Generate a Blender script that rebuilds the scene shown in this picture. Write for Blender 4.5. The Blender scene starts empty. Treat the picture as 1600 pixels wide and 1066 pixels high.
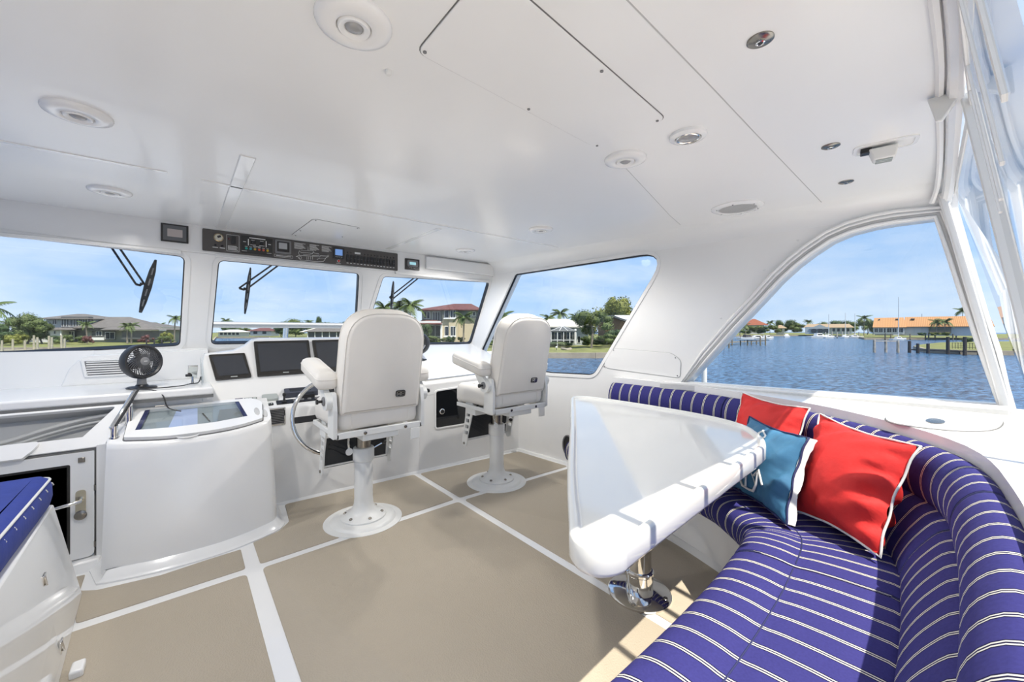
import bpy, bmesh, math, random
from mathutils import Vector, Matrix
from mathutils.geometry import tessellate_polygon
R = math.radians
PI = math.pi
rng = random.Random(7)
scene = bpy.context.scene
COL = scene.collection

# ------------------------------------------------------------------ camera, sky, sun, exposure
YAW = R(39.6)
FWD = Vector((math.sin(YAW), math.cos(YAW), 0)); RGT = Vector((math.cos(YAW), -math.sin(YAW), 0))
EYE = Vector((0, 0, 1.25))
cd = bpy.data.cameras.new('camera'); cam = bpy.data.objects.new('camera', cd); COL.objects.link(cam)
cam.location = EYE; cam.rotation_euler = (PI/2, 0, -YAW)
cd.sensor_width = 36; cd.lens = 36*625/1600; cd.shift_y = -0.01; cd.clip_start = 0.02; cd.clip_end = 5000
scene.camera = cam
scene.cycles.max_bounces = 8; scene.cycles.diffuse_bounces = 4; scene.cycles.glossy_bounces = 3
vs = scene.view_settings
vs.view_transform = 'Standard'; vs.look = 'None'; vs.gamma = 1.0; vs.use_curve_mapping = False
vs.exposure = 1.90

wd = bpy.data.worlds.new('sky'); scene.world = wd; wd.use_nodes = True
nt = wd.node_tree; nt.nodes.clear()
def N(t, typ, **kw):
    n = t.nodes.new(typ)
    for k, v in kw.items(): setattr(n, k, v)
    return n
out = N(nt, 'ShaderNodeOutputWorld'); bg = N(nt, 'ShaderNodeBackground'); nt.links.new(bg.outputs[0], out.inputs[0])
tc = N(nt, 'ShaderNodeTexCoord'); sp = N(nt, 'ShaderNodeSeparateXYZ'); nt.links.new(tc.outputs['Generated'], sp.inputs[0])
rp = N(nt, 'ShaderNodeValToRGB'); nt.links.new(sp.outputs[2], rp.inputs[0])
cr = rp.color_ramp
cr.elements[0].position = 0.0; cr.elements[0].color = (0.50, 0.68, 0.93, 1)
cr.elements[1].position = 1.0; cr.elements[1].color = (0.20, 0.38, 0.78, 1)
e = cr.elements.new(0.12); e.color = (0.37, 0.58, 0.91, 1)
e = cr.elements.new(0.35); e.color = (0.29, 0.50, 0.88, 1)
mp = N(nt, 'ShaderNodeMapping'); mp.inputs['Scale'].default_value = (1.3, 1.3, 4.0); nt.links.new(tc.outputs['Generated'], mp.inputs[0])
nz = N(nt, 'ShaderNodeTexNoise'); nz.inputs['Scale'].default_value = 2.2; nz.inputs['Detail'].default_value = 6; nz.inputs['Roughness'].default_value = 0.55
nt.links.new(mp.outputs[0], nz.inputs['Vector'])
cm = N(nt, 'ShaderNodeValToRGB'); cm.color_ramp.elements[0].position = 0.40; cm.color_ramp.elements[1].position = 0.74
cm.color_ramp.elements[1].color = (0.75, 0.75, 0.75, 1)
nt.links.new(nz.outputs[0], cm.inputs[0])
mx = N(nt, 'ShaderNodeMixRGB'); mx.inputs[2].default_value = (0.92, 0.96, 1.0, 1)
nt.links.new(cm.outputs[0], mx.inputs[0]); nt.links.new(rp.outputs[0], mx.inputs[1]); nt.links.new(mx.outputs[0], bg.inputs[0])
bg.inputs[1].default_value = 0.318

sd = bpy.data.lights.new('sun', 'SUN'); sd.energy = 2.05; sd.angle = R(0.6); sd.color = (1.0, 0.93, 0.82)
sun = bpy.data.objects.new('sun', sd); COL.objects.link(sun); sun.location = (3, -4, 9)
SUNDIR = Vector((-0.04, -0.47, 0.88)).normalized()
sun.rotation_euler = SUNDIR.to_track_quat('Z', 'Y').to_euler()

# ------------------------------------------------------------------ materials
MATS = {}
def mat(name, col, rough=0.5, metal=0.0, coat=0.0, var=0.0, vscale=8.0, bump=0.0, bscale=60.0, spec=None, emis=None):
    m = bpy.data.materials.new(name); m.use_nodes = True; t = m.node_tree; b = t.nodes['Principled BSDF']
    b.inputs['Roughness'].default_value = rough; b.inputs['Metallic'].default_value = metal
    b.inputs['Coat Weight'].default_value = coat; b.inputs['Coat Roughness'].default_value = 0.05
    if spec is not None: b.inputs['Specular IOR Level'].default_value = spec
    c = (*col, 1)
    b.inputs['Base Color'].default_value = c
    if emis: b.inputs['Emission Color'].default_value = c; b.inputs['Emission Strength'].default_value = emis
    if var or bump:
        tcx = N(t, 'ShaderNodeTexCoord')
    if var:
        n = N(t, 'ShaderNodeTexNoise'); n.inputs['Scale'].default_value = vscale; n.inputs['Detail'].default_value = 5
        t.links.new(tcx.outputs['Object'], n.inputs['Vector'])
        r = N(t, 'ShaderNodeValToRGB'); r.color_ramp.elements[0].position = 0.3; r.color_ramp.elements[1].position = 0.7
        r.color_ramp.elements[0].color = (*[x*(1-var) for x in col], 1); r.color_ramp.elements[1].color = (*[min(1, x*(1+var)) for x in col], 1)
        t.links.new(n.outputs[0], r.inputs[0]); t.links.new(r.outputs[0], b.inputs['Base Color'])
    if bump:
        n2 = N(t, 'ShaderNodeTexNoise'); n2.inputs['Scale'].default_value = bscale; n2.inputs['Detail'].default_value = 4
        t.links.new(tcx.outputs['Object'], n2.inputs['Vector'])
        bp = N(t, 'ShaderNodeBump'); bp.inputs['Strength'].default_value = bump; bp.inputs['Distance'].default_value = 0.01
        t.links.new(n2.outputs[0], bp.inputs['Height']); t.links.new(bp.outputs[0], b.inputs['Normal'])
    MATS[name] = m
    return m
gel = mat('gelcoat', (0.86, 0.855, 0.84), 0.22, coat=0.3, var=0.012, vscale=3)
ceilm = mat('gelcoat_ceiling', (0.87, 0.87, 0.86), 0.28, coat=0.15, var=0.012, vscale=2)
gelrough = mat('gelcoat_satin', (0.78, 0.78, 0.765), 0.45, var=0.015)
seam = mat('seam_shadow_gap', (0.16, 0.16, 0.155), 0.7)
seamlt = mat('seam_sealant', (0.50, 0.50, 0.49), 0.6)
powder = mat('white_powder_coat', (0.80, 0.80, 0.775), 0.35, var=0.01)
cream = mat('cream_vinyl', (0.81, 0.775, 0.72), 0.55, var=0.02, vscale=6, bump=0.08, bscale=220)
black = mat('black_plastic', (0.018, 0.018, 0.02), 0.4)
rubber = mat('black_rubber', (0.03, 0.032, 0.036), 0.6, bump=0.1)
screen = mat('dark_screen_glass', (0.045, 0.048, 0.056), 0.12)
bezel = mat('black_bezel', (0.022, 0.020, 0.018), 0.3)
chrome = mat('polished_stainless', (0.78, 0.77, 0.75), 0.08, metal=1.0)
brushed = mat('brushed_dark_steel', (0.30, 0.28, 0.25), 0.25, metal=1.0)
gray = mat('grey_plastic', (0.20, 0.20, 0.205), 0.45)
ltgray = mat('light_grey_plastic', (0.42, 0.45, 0.43), 0.4)
panelblk = mat('instrument_panel_black', (0.085, 0.078, 0.073), 0.45, var=0.05)
whitepaint = mat('white_lettering', (0.75, 0.75, 0.73), 0.5)
lens = mat('lamp_lens', (0.33, 0.33, 0.33), 0.15, coat=0.5)
navy = mat('navy_trim', (0.02, 0.025, 0.10), 0.7)
royal = mat('royal_blue_canvas', (0.018, 0.040, 0.27), 0.75, var=0.10, vscale=12, bump=0.15, bscale=40)
piping = mat('white_piping', (0.72, 0.72, 0.70), 0.6)
redfab = mat('red_canvas', (0.66, 0.022, 0.020), 0.75, var=0.12, vscale=9, bump=0.5, bscale=14)
bluefab = mat('teal_blue_canvas', (0.045, 0.17, 0.31), 0.7, var=0.15, vscale=9, bump=0.35, bscale=16)
greyblue = mat('grey_recess', (0.46, 0.46, 0.45), 0.5)
smoke = mat('smoked_acrylic', (0.010, 0.011, 0.013), 0.06, coat=0.5)
doorglass = mat('dark_door_glass', (0.035, 0.032, 0.024), 0.07)

def nonskid():
    m = mat('beige_nonskid', (0.44, 0.385, 0.305), 0.75)
    t = m.node_tree; b = t.nodes['Principled BSDF']
    tcx = N(t, 'ShaderNodeTexCoord')
    v = N(t, 'ShaderNodeTexVoronoi'); v.inputs['Scale'].default_value = 150; t.links.new(tcx.outputs['Object'], v.inputs['Vector'])
    bp = N(t, 'ShaderNodeBump'); bp.inputs['Strength'].default_value = 0.35; bp.inputs['Distance'].default_value = 0.004
    t.links.new(v.outputs['Distance'], bp.inputs['Height']); t.links.new(bp.outputs[0], b.inputs['Normal'])
    n = N(t, 'ShaderNodeTexNoise'); n.inputs['Scale'].default_value = 2.5; n.inputs['Detail'].default_value = 6; t.links.new(tcx.outputs['Object'], n.inputs['Vector'])
    r = N(t, 'ShaderNodeValToRGB'); r.color_ramp.elements[0].color = (0.415, 0.36, 0.28, 1); r.color_ramp.elements[1].color = (0.47, 0.41, 0.325, 1)
    t.links.new(n.outputs[0], r.inputs[0]); t.links.new(r.outputs[0], b.inputs['Base Color'])
    return m
beige = nonskid()

def stripe_mat(name, base, period=0.086):
    m = mat(name, base, 0.8); t = m.node_tree; b = t.nodes['Principled BSDF']
    uv = N(t, 'ShaderNodeUVMap'); uv.uv_map = 'UVMap'; s = N(t, 'ShaderNodeSeparateXYZ'); t.links.new(uv.outputs[0], s.inputs[0])
    def M(op, a, bb=None):
        n = N(t, 'ShaderNodeMath', operation=op)
        for i, x in enumerate((a, bb)):
            if x is None: continue
            if isinstance(x, (int, float)): n.inputs[i].default_value = x
            else: t.links.new(x, n.inputs[i])
        return n.outputs[0]
    f = M('MULTIPLY', M('ABSOLUTE', M('SUBTRACT', M('FRACT', M('DIVIDE', s.outputs[0], period)), 0.5)), period)
    w = M('MULTIPLY', M('LESS_THAN', f, 0.0062), M('GREATER_THAN', f, 0.0022))
    dk = M('LESS_THAN', f, 0.0095)
    tcx = N(t, 'ShaderNodeTexCoord')
    n = N(t, 'ShaderNodeTexNoise'); n.inputs['Scale'].default_value = 160; n.inputs['Detail'].default_value = 3; t.links.new(tcx.outputs['Object'], n.inputs['Vector'])
    r = N(t, 'ShaderNodeValToRGB'); r.color_ramp.elements[0].color = (*[x*0.8 for x in base], 1); r.color_ramp.elements[1].color = (*[x*1.25 for x in base], 1)
    t.links.new(n.outputs[0], r.inputs[0])
    m0 = N(t, 'ShaderNodeMixRGB'); m0.inputs[2].default_value = (0.012, 0.012, 0.05, 1); t.links.new(dk, m0.inputs[0]); t.links.new(r.outputs[0], m0.inputs[1])
    m1 = N(t, 'ShaderNodeMixRGB'); m1.inputs[2].default_value = (0.72, 0.70, 0.64, 1); t.links.new(w, m1.inputs[0]); t.links.new(m0.outputs[0], m1.inputs[1])
    t.links.new(m1.outputs[0], b.inputs['Base Color'])
    n3 = N(t, 'ShaderNodeTexNoise'); n3.inputs['Scale'].default_value = 11; n3.inputs['Detail'].default_value = 3; t.links.new(tcx.outputs['Object'], n3.inputs['Vector'])
    bp = N(t, 'ShaderNodeBump'); bp.inputs['Strength'].default_value = 0.25; bp.inputs['Distance'].default_value = 0.02
    t.links.new(n3.outputs[0], bp.inputs['Height']); t.links.new(bp.outputs[0], b.inputs['Normal'])
    b.inputs['Specular IOR Level'].default_value = 0.15
    return m
stripes = stripe_mat('navy_pinstripe_canvas', (0.040, 0.038, 0.175))

def thin_glass(name, tint=(0.97, 0.98, 0.98), f0=0.04, rough=0.0):
    m = bpy.data.materials.new(name); m.use_nodes = True; t = m.node_tree; t.nodes.clear()
    o = N(t, 'ShaderNodeOutputMaterial'); mixs = N(t, 'ShaderNodeMixShader'); tr = N(t, 'ShaderNodeBsdfTransparent'); gl = N(t, 'ShaderNodeBsdfGlossy')
    tr.inputs[0].default_value = (*tint, 1); gl.inputs['Roughness'].default_value = rough
    lw = N(t, 'ShaderNodeLayerWeight'); lw.inputs[0].default_value = 0.5
    p = N(t, 'ShaderNodeMath', operation='POWER'); p.inputs[1].default_value = 5; t.links.new(lw.outputs['Facing'], p.inputs[0])
    a = N(t, 'ShaderNodeMath', operation='MULTIPLY_ADD'); a.inputs[1].default_value = 0.9; a.inputs[2].default_value = f0; t.links.new(p.outputs[0], a.inputs[0])
    t.links.new(a.outputs[0], mixs.inputs[0]); t.links.new(tr.outputs[0], mixs.inputs[1]); t.links.new(gl.outputs[0], mixs.inputs[2]); t.links.new(mixs.outputs[0], o.inputs[0])
    return m
glass = thin_glass('clear_glass', f0=0.02)
vinyl = thin_glass('clear_vinyl', (0.97, 0.97, 0.955), 0.02, 0.02)
acrylic = thin_glass('clear_acrylic', (0.90, 0.94, 0.95), 0.06)

# ------------------------------------------------------------------ mesh helpers
def empty(name, loc=(0, 0, 0), rz=0, parent=None):
    o = bpy.data.objects.new(name, None); COL.objects.link(o); o.location = loc; o.rotation_euler = (0, 0, rz); o.empty_display_size = 0.1
    if parent: o.parent = parent
    return o
def tag(o, label=None, cat=None, group=None, kind=None):
    if label: o['label'] = label
    if cat: o['category'] = cat
    if group: o['group'] = group
    if kind: o['kind'] = kind
    return o
def thing(name, label, cat, loc=(0, 0, 0), rz=0, group=None):
    return tag(empty(name, loc, rz), label, cat, group)
def link(name, me, parent=None):
    o = bpy.data.objects.new(name, me); COL.objects.link(o)
    if parent: o.parent = parent
    return o
def copy_tree(o, parent=None):
    c = o.copy(); COL.objects.link(c); c.parent = parent
    for k in [x for x in o.children]: copy_tree(k, c)
    return c

def rpoly(pts, r, n=5):
    """round the corners of a closed 2-D polygon; r is one radius or a list"""
    res = []; m = len(pts)
    for i in range(m):
        p0, p1, p2 = Vector(pts[i-1]), Vector(pts[i]), Vector(pts[(i+1) % m])
        rr = r[i] if isinstance(r, (list, tuple)) else r
        a = (p0-p1); b = (p2-p1)
        if rr <= 0 or a.length < 1e-6 or b.length < 1e-6: res.append(tuple(p1)); continue
        an = a.normalized(); bn = b.normalized(); ang = an.angle(bn)
        d = min(rr/max(math.tan(ang/2), 1e-3), a.length*0.48, b.length*0.48)
        s, e_ = p1+an*d, p1+bn*d
        for k in range(n+1):
            t = k/n
            res.append(tuple(s*(1-t)**2+p1*2*t*(1-t)+e_*t*t))
    return res
def inset(pts, d):
    """shrink a closed convex-ish 2-D outline by d"""
    m = len(pts); area = sum(pts[i][0]*pts[(i+1) % m][1]-pts[(i+1) % m][0]*pts[i][1] for i in range(m))
    sgn = 1 if area > 0 else -1; res = []
    for i in range(m):
        p0, p1, p2 = Vector(pts[i-1]), Vector(pts[i]), Vector(pts[(i+1) % m])
        t1 = (p1-p0); t2 = (p2-p1)
        if t1.length < 1e-9: t1 = t2
        if t2.length < 1e-9: t2 = t1
        t = (t1.normalized()+t2.normalized())
        t = t.normalized() if t.length > 1e-9 else t1.normalized()
        res.append((p1.x-t.y*d*sgn, p1.y+t.x*d*sgn))
    return res
def spline(pts, n=10, closed=False):
    P_ = [Vector(p) for p in pts]; m = len(P_); res = []
    rngk = range(m if closed else m-1)
    for i in rngk:
        if closed: a, b, c, d = P_[(i-1) % m], P_[i], P_[(i+1) % m], P_[(i+2) % m]
        else: a, b, c, d = P_[max(i-1, 0)], P_[i], P_[i+1], P_[min(i+2, m-1)]
        for k in range(n):
            t = k/n
            res.append(0.5*((2*b)+(c-a)*t+(2*a-5*b+4*c-d)*t*t+(3*b-a-3*c+d)*t**3))
    if not closed: res.append(P_[-1])
    return res

class MB:
    def __init__(s): s.v = []; s.f = []; s.uv = {}; s.T = None
    def add(s, vs, fs):
        o = len(s.v)
        for p in vs:
            p = Vector(p); s.v.append(s.T @ p if s.T else p)
        s.f += [tuple(i+o for i in f) for f in fs]
        return s
    def box(s, x0, x1, y0, y1, z0, z1):
        v = [(x, y, z) for z in (z0, z1) for y in (y0, y1) for x in (x0, x1)]
        return s.add(v, [(0, 2, 3, 1), (4, 5, 7, 6), (0, 1, 5, 4), (2, 6, 7, 3), (0, 4, 6, 2), (1, 3, 7, 5)])
    def hexa(s, v8):
        return s.add(v8, [(0, 2, 3, 1), (4, 5, 7, 6), (0, 1, 5, 4), (2, 6, 7, 3), (0, 4, 6, 2), (1, 3, 7, 5)])
    def obox(s, c, a, b, d):
        """box by centre and three half-axis vectors"""
        c, a, b, d = Vector(c), Vector(a), Vector(b), Vector(d)
        return s.hexa([c+a*i+b*j+d*k for k in (-1, 1) for j in (-1, 1) for i in (-1, 1)])
    def bar(s, p0, p1, w, h, up=(0, 0, 1)):
        p0, p1 = Vector(p0), Vector(p1); d = (p1-p0); L = d.length; d.normalize()
        sd_ = d.cross(Vector(up)); 
        if sd_.length < 1e-4: sd_ = d.cross(Vector((1, 0, 0)))
        sd_.normalize(); u = sd_.cross(d)
        return s.obox((p0+p1)/2, d*L/2, sd_*w/2, u*h/2)
    def loft(s, loops, cap0=True, cap1=True, closed=True):
        n = len(loops[0]); o = []
        vs = [p for l in loops for p in l]; fs = []
        for i in range(len(loops)-1):
            for j in range(n if closed else n-1):
                a = i*n+j; b = i*n+(j+1) % n
                fs.append((a, b, b+n, a+n))
        if cap0: fs.append(tuple(range(n-1, -1, -1)))
        if cap1: fs.append(tuple((len(loops)-1)*n+k for k in range(n)))
        return s.add(vs, fs)
    def cyl(s, p0, p1, r0, r1=None, n=16, cap=True):
        p0, p1 = Vector(p0), Vector(p1); r1 = r0 if r1 is None else r1; d = (p1-p0).normalized()
        u = d.orthogonal().normalized(); w = d.cross(u)
        L = lambda p, r: [p+(u*math.cos(2*PI*k/n)+w*math.sin(2*PI*k/n))*r for k in range(n)]
        return s.loft([L(p0, r0), L(p1, r1)], cap, cap)
    def tube(s, pts, r, n=8, closed=False):
        pts = [Vector(p) for p in pts]; m = len(pts); loops = []; prev = None
        for i, p in enumerate(pts):
            if closed: d = (pts[(i+1) % m]-pts[i-1])
            else: d = pts[min(i+1, m-1)]-pts[max(i-1, 0)]
            d.normalize()
            u = d.orthogonal().normalized() if prev is None else (prev-d*prev.dot(d)).normalized()
            prev = u; w = d.cross(u); rr = r[i] if isinstance(r, (list, tuple)) else r
            loops.append([p+(u*math.cos(2*PI*k/n)+w*math.sin(2*PI*k/n))*rr for k in range(n)])
        if closed: 
            # align last with first by plain bridging
            loops.append(loops[0]); return s.loft(loops, False, False)
        return s.loft(loops, True, True)
    def lathe(s, prof, o=(0, 0, 0), n=32, axis=(0, 0, 1)):
        """prof = [(r, h)...] from one end to the other"""
        o = Vector(o); d = Vector(axis).normalized(); u = d.orthogonal().normalized(); w = d.cross(u)
        loops = [[o+d*h+(u*math.cos(2*PI*k/n)+w*math.sin(2*PI*k/n))*max(r, 1e-4) for k in range(n)] for r, h in prof]
        return s.loft(loops, True, True)
    def ball(s, c, r, n=10, sc=(1, 1, 1)):
        c = Vector(c); loops = []
        for i in range(n+1):
            a = -PI/2+PI*i/n; a = max(min(a, PI/2-0.02), -PI/2+0.02)
            loops.append([c+Vector((math.cos(a)*math.cos(2*PI*k/n)*r*sc[0], math.cos(a)*math.sin(2*PI*k/n)*r*sc[1], math.sin(a)*r*sc[2])) for k in range(n)])
        return s.loft(loops)
    def plate(s, outer, holes, fn, t0, t1):
        """2-D outline with holes, given thickness t0..t1 through fn(a, b, w)"""
        rings = [list(outer)]+[list(h) for h in holes]
        flat = [p for r_ in rings for p in r_]
        tri = tessellate_polygon([[Vector((p[0], p[1], 0)) for p in r_] for r_ in rings])
        n = len(flat)
        vs = [fn(p[0], p[1], t0) for p in flat]+[fn(p[0], p[1], t1) for p in flat]
        fs = [tuple(t) for t in tri]+[tuple(n+i for i in reversed(t)) for t in tri]
        o = 0
        for r_ in rings:
            m = len(r_)
            for i in range(m):
                a, b = o+i, o+(i+1) % m
                fs.append((a, b, b+n, a+n))
            o += m
        return s.add(vs, fs)
    def prism(s, poly, z0, z1): return s.plate(poly, [], lambda a, b, w: (a, b, w), z0, z1)
    def puff(s, outline, layers, fn):
        """rounded slab: layers = [(inset, w)...]"""
        return s.loft([[fn(a, b, w) for a, b in (inset(outline, i) if i else outline)] for i, w in layers])
    def mesh(s, name, m=None, smooth=True, ang=38, recalc=True):
        me = bpy.data.meshes.new(name); me.from_pydata([tuple(v) for v in s.v], [], s.f)
        if recalc:
            bm = bmesh.new(); bm.from_mesh(me); bmesh.ops.recalc_face_normals(bm, faces=bm.faces); bm.to_mesh(me); bm.free()
        if m: me.materials.append(m)
        if smooth:
            me.polygons.foreach_set('use_smooth', [True]*len(me.polygons))
            me.set_sharp_from_angle(angle=R(ang))
        me.update()
        return me
    def build(s, name, m, parent=None, bevel=0, seg=2, smooth=True, ang=38, recalc=True):
        o = link(name, s.mesh(name, m, smooth, ang, recalc), parent)
        if bevel:
            b = o.modifiers.new('bevel', 'BEVEL'); b.width = bevel; b.segments = seg; b.limit_method = 'ANGLE'; b.angle_limit = R(40)
            b.harden_normals = False
        return o
def struct(o): o['kind'] = 'structure'; return o
def text_mesh(txt, size, m, fn_matrix, name, parent, align='CENTER', extrude=0.0004):
    cu = bpy.data.curves.new('lettering', 'FONT'); cu.body = txt; cu.size = size; cu.align_x = align; cu.align_y = 'CENTER'; cu.extrude = extrude; cu.resolution_u = 2
    to = bpy.data.objects.new('lettering_tmp', cu); COL.objects.link(to)
    dg = bpy.context.evaluated_depsgraph_get()
    me = bpy.data.meshes.new_from_object(to.evaluated_get(dg)); bpy.data.objects.remove(to); bpy.data.curves.remove(cu)
    me.transform(fn_matrix); me.materials.clear(); me.materials.append(m)
    return link(name, me, parent)

# ------------------------------------------------------------------ the room shell
def wx(y): return 2.73+(3.19-y)*0.0968          # inner face of the starboard side
def wall_s(y, z, w): return (wx(y)+w, y, z)
PORT = -1.35
def wall_p(y, z, w): return (PORT-w-(3.19-y)*0.05, y, z)

# floor slab with proud nonskid panels
b = MB(); b.prism([(-1.6, -2.6), (3.35, -2.6), (3.05, 0), (2.68, 4.0), (-1.5, 4.0)], -0.08, 0.0)
floor = struct(b.build('floor', gel)); floor['label'] = 'white deck of the helm with beige nonskid panels'
def pad(pts, r=0.03):
    m = MB(); o = rpoly(pts, r, 4); m.loft([[(x, y, 0.0) for x, y in o], [(x, y, 0.0025) for x, y in o], [(x, y, 0.004) for x, y in inset(o, 0.003)]], False, True)
    return m.build('nonskid_panel', beige, floor, ang=80)
pad([(-0.345, 2.497), (0.26, 2.506), (0.262, 2.745), (0.10, 2.735), (-0.08, 2.715), (-0.31, 2.755), (-.374, 2.80), (-.378, 2.97), (-.42, 2.97)], [.02, .02, .01, .0, .0, .04, .03, .01, 0])
pad([(0.327, 2.508), (1.555, 2.555), (1.555, 3.215), (0.575, 3.255), (0.545, 2.945), (0.47, 2.845), (0.327, 2.785)], [.02, .02, .03, .03, .06, .06, .01])
pad([(1.607, 2.555), (2.74, 2.512), (2.685, 3.14), (1.607, 3.205)], [.02, .02, .03, .03])
pad([(-1.2, -2.4), (0.258, -2.4), (0.258, 2.448), (-1.2, 2.42)])
pad([(0.33, -2.4), (1.560, -2.4), (1.560, 2.498), (0.33, 2.458)])
pad([(1.612, -0.2), (2.75, -0.2), (2.75, 2.462), (1.612, 2.500)])
# drain in the starboard corner
b = MB(); b.lathe([(0.03, 0), (0.03, 0.006), (0.02, 0.008), (0.001, 0.008)], (2.64, 3.16, 0), 20); tag(b.build('floor_drain', chrome), 'small round drain in the floor corner below the windshield', 'drain')

# ceiling
cpoly = [(-1.5, -0.02), (1.4, 0.03), (1.9, 0.055), (wx(0.13)+0.04, 0.125), (wx(3.7)+0.04, 3.70), (-1.4, 3.70)]
b = MB(); b.prism(cpoly, 2.0, 2.10); ceiling = struct(b.build('ceiling', ceilm)); ceiling['label'] = 'glossy white overhead with panels, lamps and seams'
# rolled lip along the aft roof edge
b = MB(); b.tube(spline([(-1.5, 0.0, 1.985), (0.0, 0.03, 1.985), (1.4, 0.055, 1.985), (1.9, 0.08, 1.985), (2.5, 0.115, 1.98), (2.9, 0.145, 1.955), (3.01, 0.165, 1.90)], 6), 0.022, 8)
b.tube(spline([(-1.5, 0.035, 1.995), (0.0, 0.065, 1.995), (1.4, 0.09, 1.995), (1.9, 0.115, 1.995), (2.5, 0.15, 1.99), (2.9, 0.185, 1.965), (2.985, 0.21, 1.91)], 6), 0.011, 6)
struct(b.build('trim_1', gel))['label'] = 'white rolled lip along the aft edge of the overhead'
# cove between overhead and starboard side
loops = []
for i in range(25):
    y = 0.12+(3.58-0.12)*i/24; x = wx(y)
    loops.append([(x+0.01, y, 2.005), (x+0.01, y, 1.88)]+[(x-0.11*(1-math.cos(a)), y, 1.88+0.121*math.sin(a)) for a in [PI/2*k/6 for k in range(7)]])
b = MB(); b.loft(loops); struct(b.build('trim_2', ceilm, ang=60))['label'] = 'curved cove where overhead meets the starboard side'

# starboard side with two openings
H1 = rpoly([(3.835, 0.965), (3.245, 1.850), (1.60, 1.866), (2.27, 0.855), (2.75, 0.838), (3.40, 0.865)], [.06, .05, .13, .12, .3, .3], 6)
H2 = [(1.454, .868), (1.298, 1.053), (1.133, 1.259), (1.0, 1.415), (.875, 1.565), (.79, 1.65), (.711, 1.715), (.619, 1.778), (.532, 1.812), (.43, 1.829), (.346, 1.833), (.205, 1.832), (.16, 1.62), (.114, 1.402), (.055, 1.14), (-.003, .894), (.3, .888), (.619, .881), (1.0, .874)]
outer = [(-2.6, -0.06), (4.05, -0.06), (4.05, 1.06), (3.66, 1.80), (3.66, 2.06), (0.14, 2.06), (0.13, 1.93), (-0.065, 0.87), (-2.6, 0.87)]
b = MB(); b.plate(outer, [H1, H2], wall_s, 0, 0.09); wall_sb = struct(b.build('wall_starboard', gel)); wall_sb['label'] = 'white moulded starboard side with a fixed window and an open arch'
# port side mirrors it
b = MB(); b.plate(outer, [H1, H2], wall_p, 0, 0.09); struct(b.build('wall_port', gel))['label'] = 'white moulded port side with window openings'
for (nm, H, fn, gm) in (('window_4', H1, wall_s, glass),):
    w = empty(nm); struct(w); w['label'] = 'fixed raked starboard window beside the second helm chair'
    m = MB(); m.plate(inset(H, -0.028), [inset(H, -0.002)], fn, -0.007, 0.0); m.build('frame', gel, w, bevel=0.003)
    m = MB(); m.plate(inset(H, -0.001), [inset(H, 0.009)], fn, 0.012, 0.03); m.build('gasket', black, w)
    m = MB(); m.plate(H, [], fn, 0.040, 0.045); m.build('pane', gm, w)
w = empty('window_5'); struct(w); w['label'] = 'arched starboard opening with zipped clear vinyl above the sofa'
m = MB(); m.plate(inset(H2, -0.075), [inset(H2, -0.002)], wall_s, -0.014, 0.0); m.build('frame', gel, w, bevel=0.004)
for d_, r_ in ((0.066, 0.011), (0.043, 0.008), (0.012, 0.009)):
    m = MB(); m.tube([wall_s(y, z, -0.016) for y, z in inset(H2, -d_)], r_, 6, True); m.build('frame_rib', gel, w, ang=80)
m = MB(); m.plate(inset(H2, -0.034), [inset(H2, -0.022)], wall_s, -0.019, -0.013); m.build('zipper', seamlt, w)
m = MB(); m.plate(H2, [], wall_s, 0.030, 0.033); m.build('pane', vinyl, w)
def sillbar(nm, d0, d1, z0, z1, mm):
    q = [(1.60, .845), (1.46, .852), (1.0, .858), (.5, .866), (-.04, .876)]
    m_ = MB(); m_.loft([[(wx(y)-d0, y, z+z0), (wx(y)-d1, y, z+z0), (wx(y)-d1, y, z+z1), (wx(y)-d0, y, z+z1)] for y, z in q]); m_.build(nm, mm, w, bevel=.003)
sillm = mat('sill_track_vinyl', (.62, .62, .605), .5, var=.04, vscale=30)
sillbar('sill', .0, .125, -.03, .012, sillm); sillbar('sill_rib', .004, .016, .01, .024, gel); sillbar('sill_rib', .05, .062, .01, .020, gel); sillbar('sill_rib', .108, .122, .01, .022, gel)
sillbar('sill_zipper', .075, .092, .01, .0145, seamlt)
for k in range(0, 12, 2):
    y, z = inset(H2, -0.125)[k]; p = Vector(wall_s(y, z, 0)); m = MB(); m.lathe([(0.007, 0.0), (0.007, 0.003), (0.001, 0.005)], p, 8, (-1, 0, 0)); m.build('snap_button', gelrough, w)
# access panel in the starboard side
AP = rpoly([(2.19, .93), (2.075, 1.100), (1.58, 1.078), (1.505, 1.03), (1.512, .895)], [.05, .05, .08, .06, .03], 5)
t = thing('access_panel', 'flush white access panel in the side above the sofa end', 'panel')
m = MB(); m.plate(AP, [], wall_s, -0.006, 0.001); m.build('plate', gel, t, bevel=0.002)
m = MB(); m.plate(inset(AP, -0.004), [AP], wall_s, -0.002, 0.001); m.build('gap', seamlt, t)
for y, z in ((2.07, 1.085), (2.16, .94), (1.53, .91), (1.545, 1.045)): m = MB(); m.lathe([(0.006, 0.0), (0.005, 0.003), (0.001, 0.003)], wall_s(y, z, -0.005), 8, (-1, 0, 0)); m.build('screw', gray, t)

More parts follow.
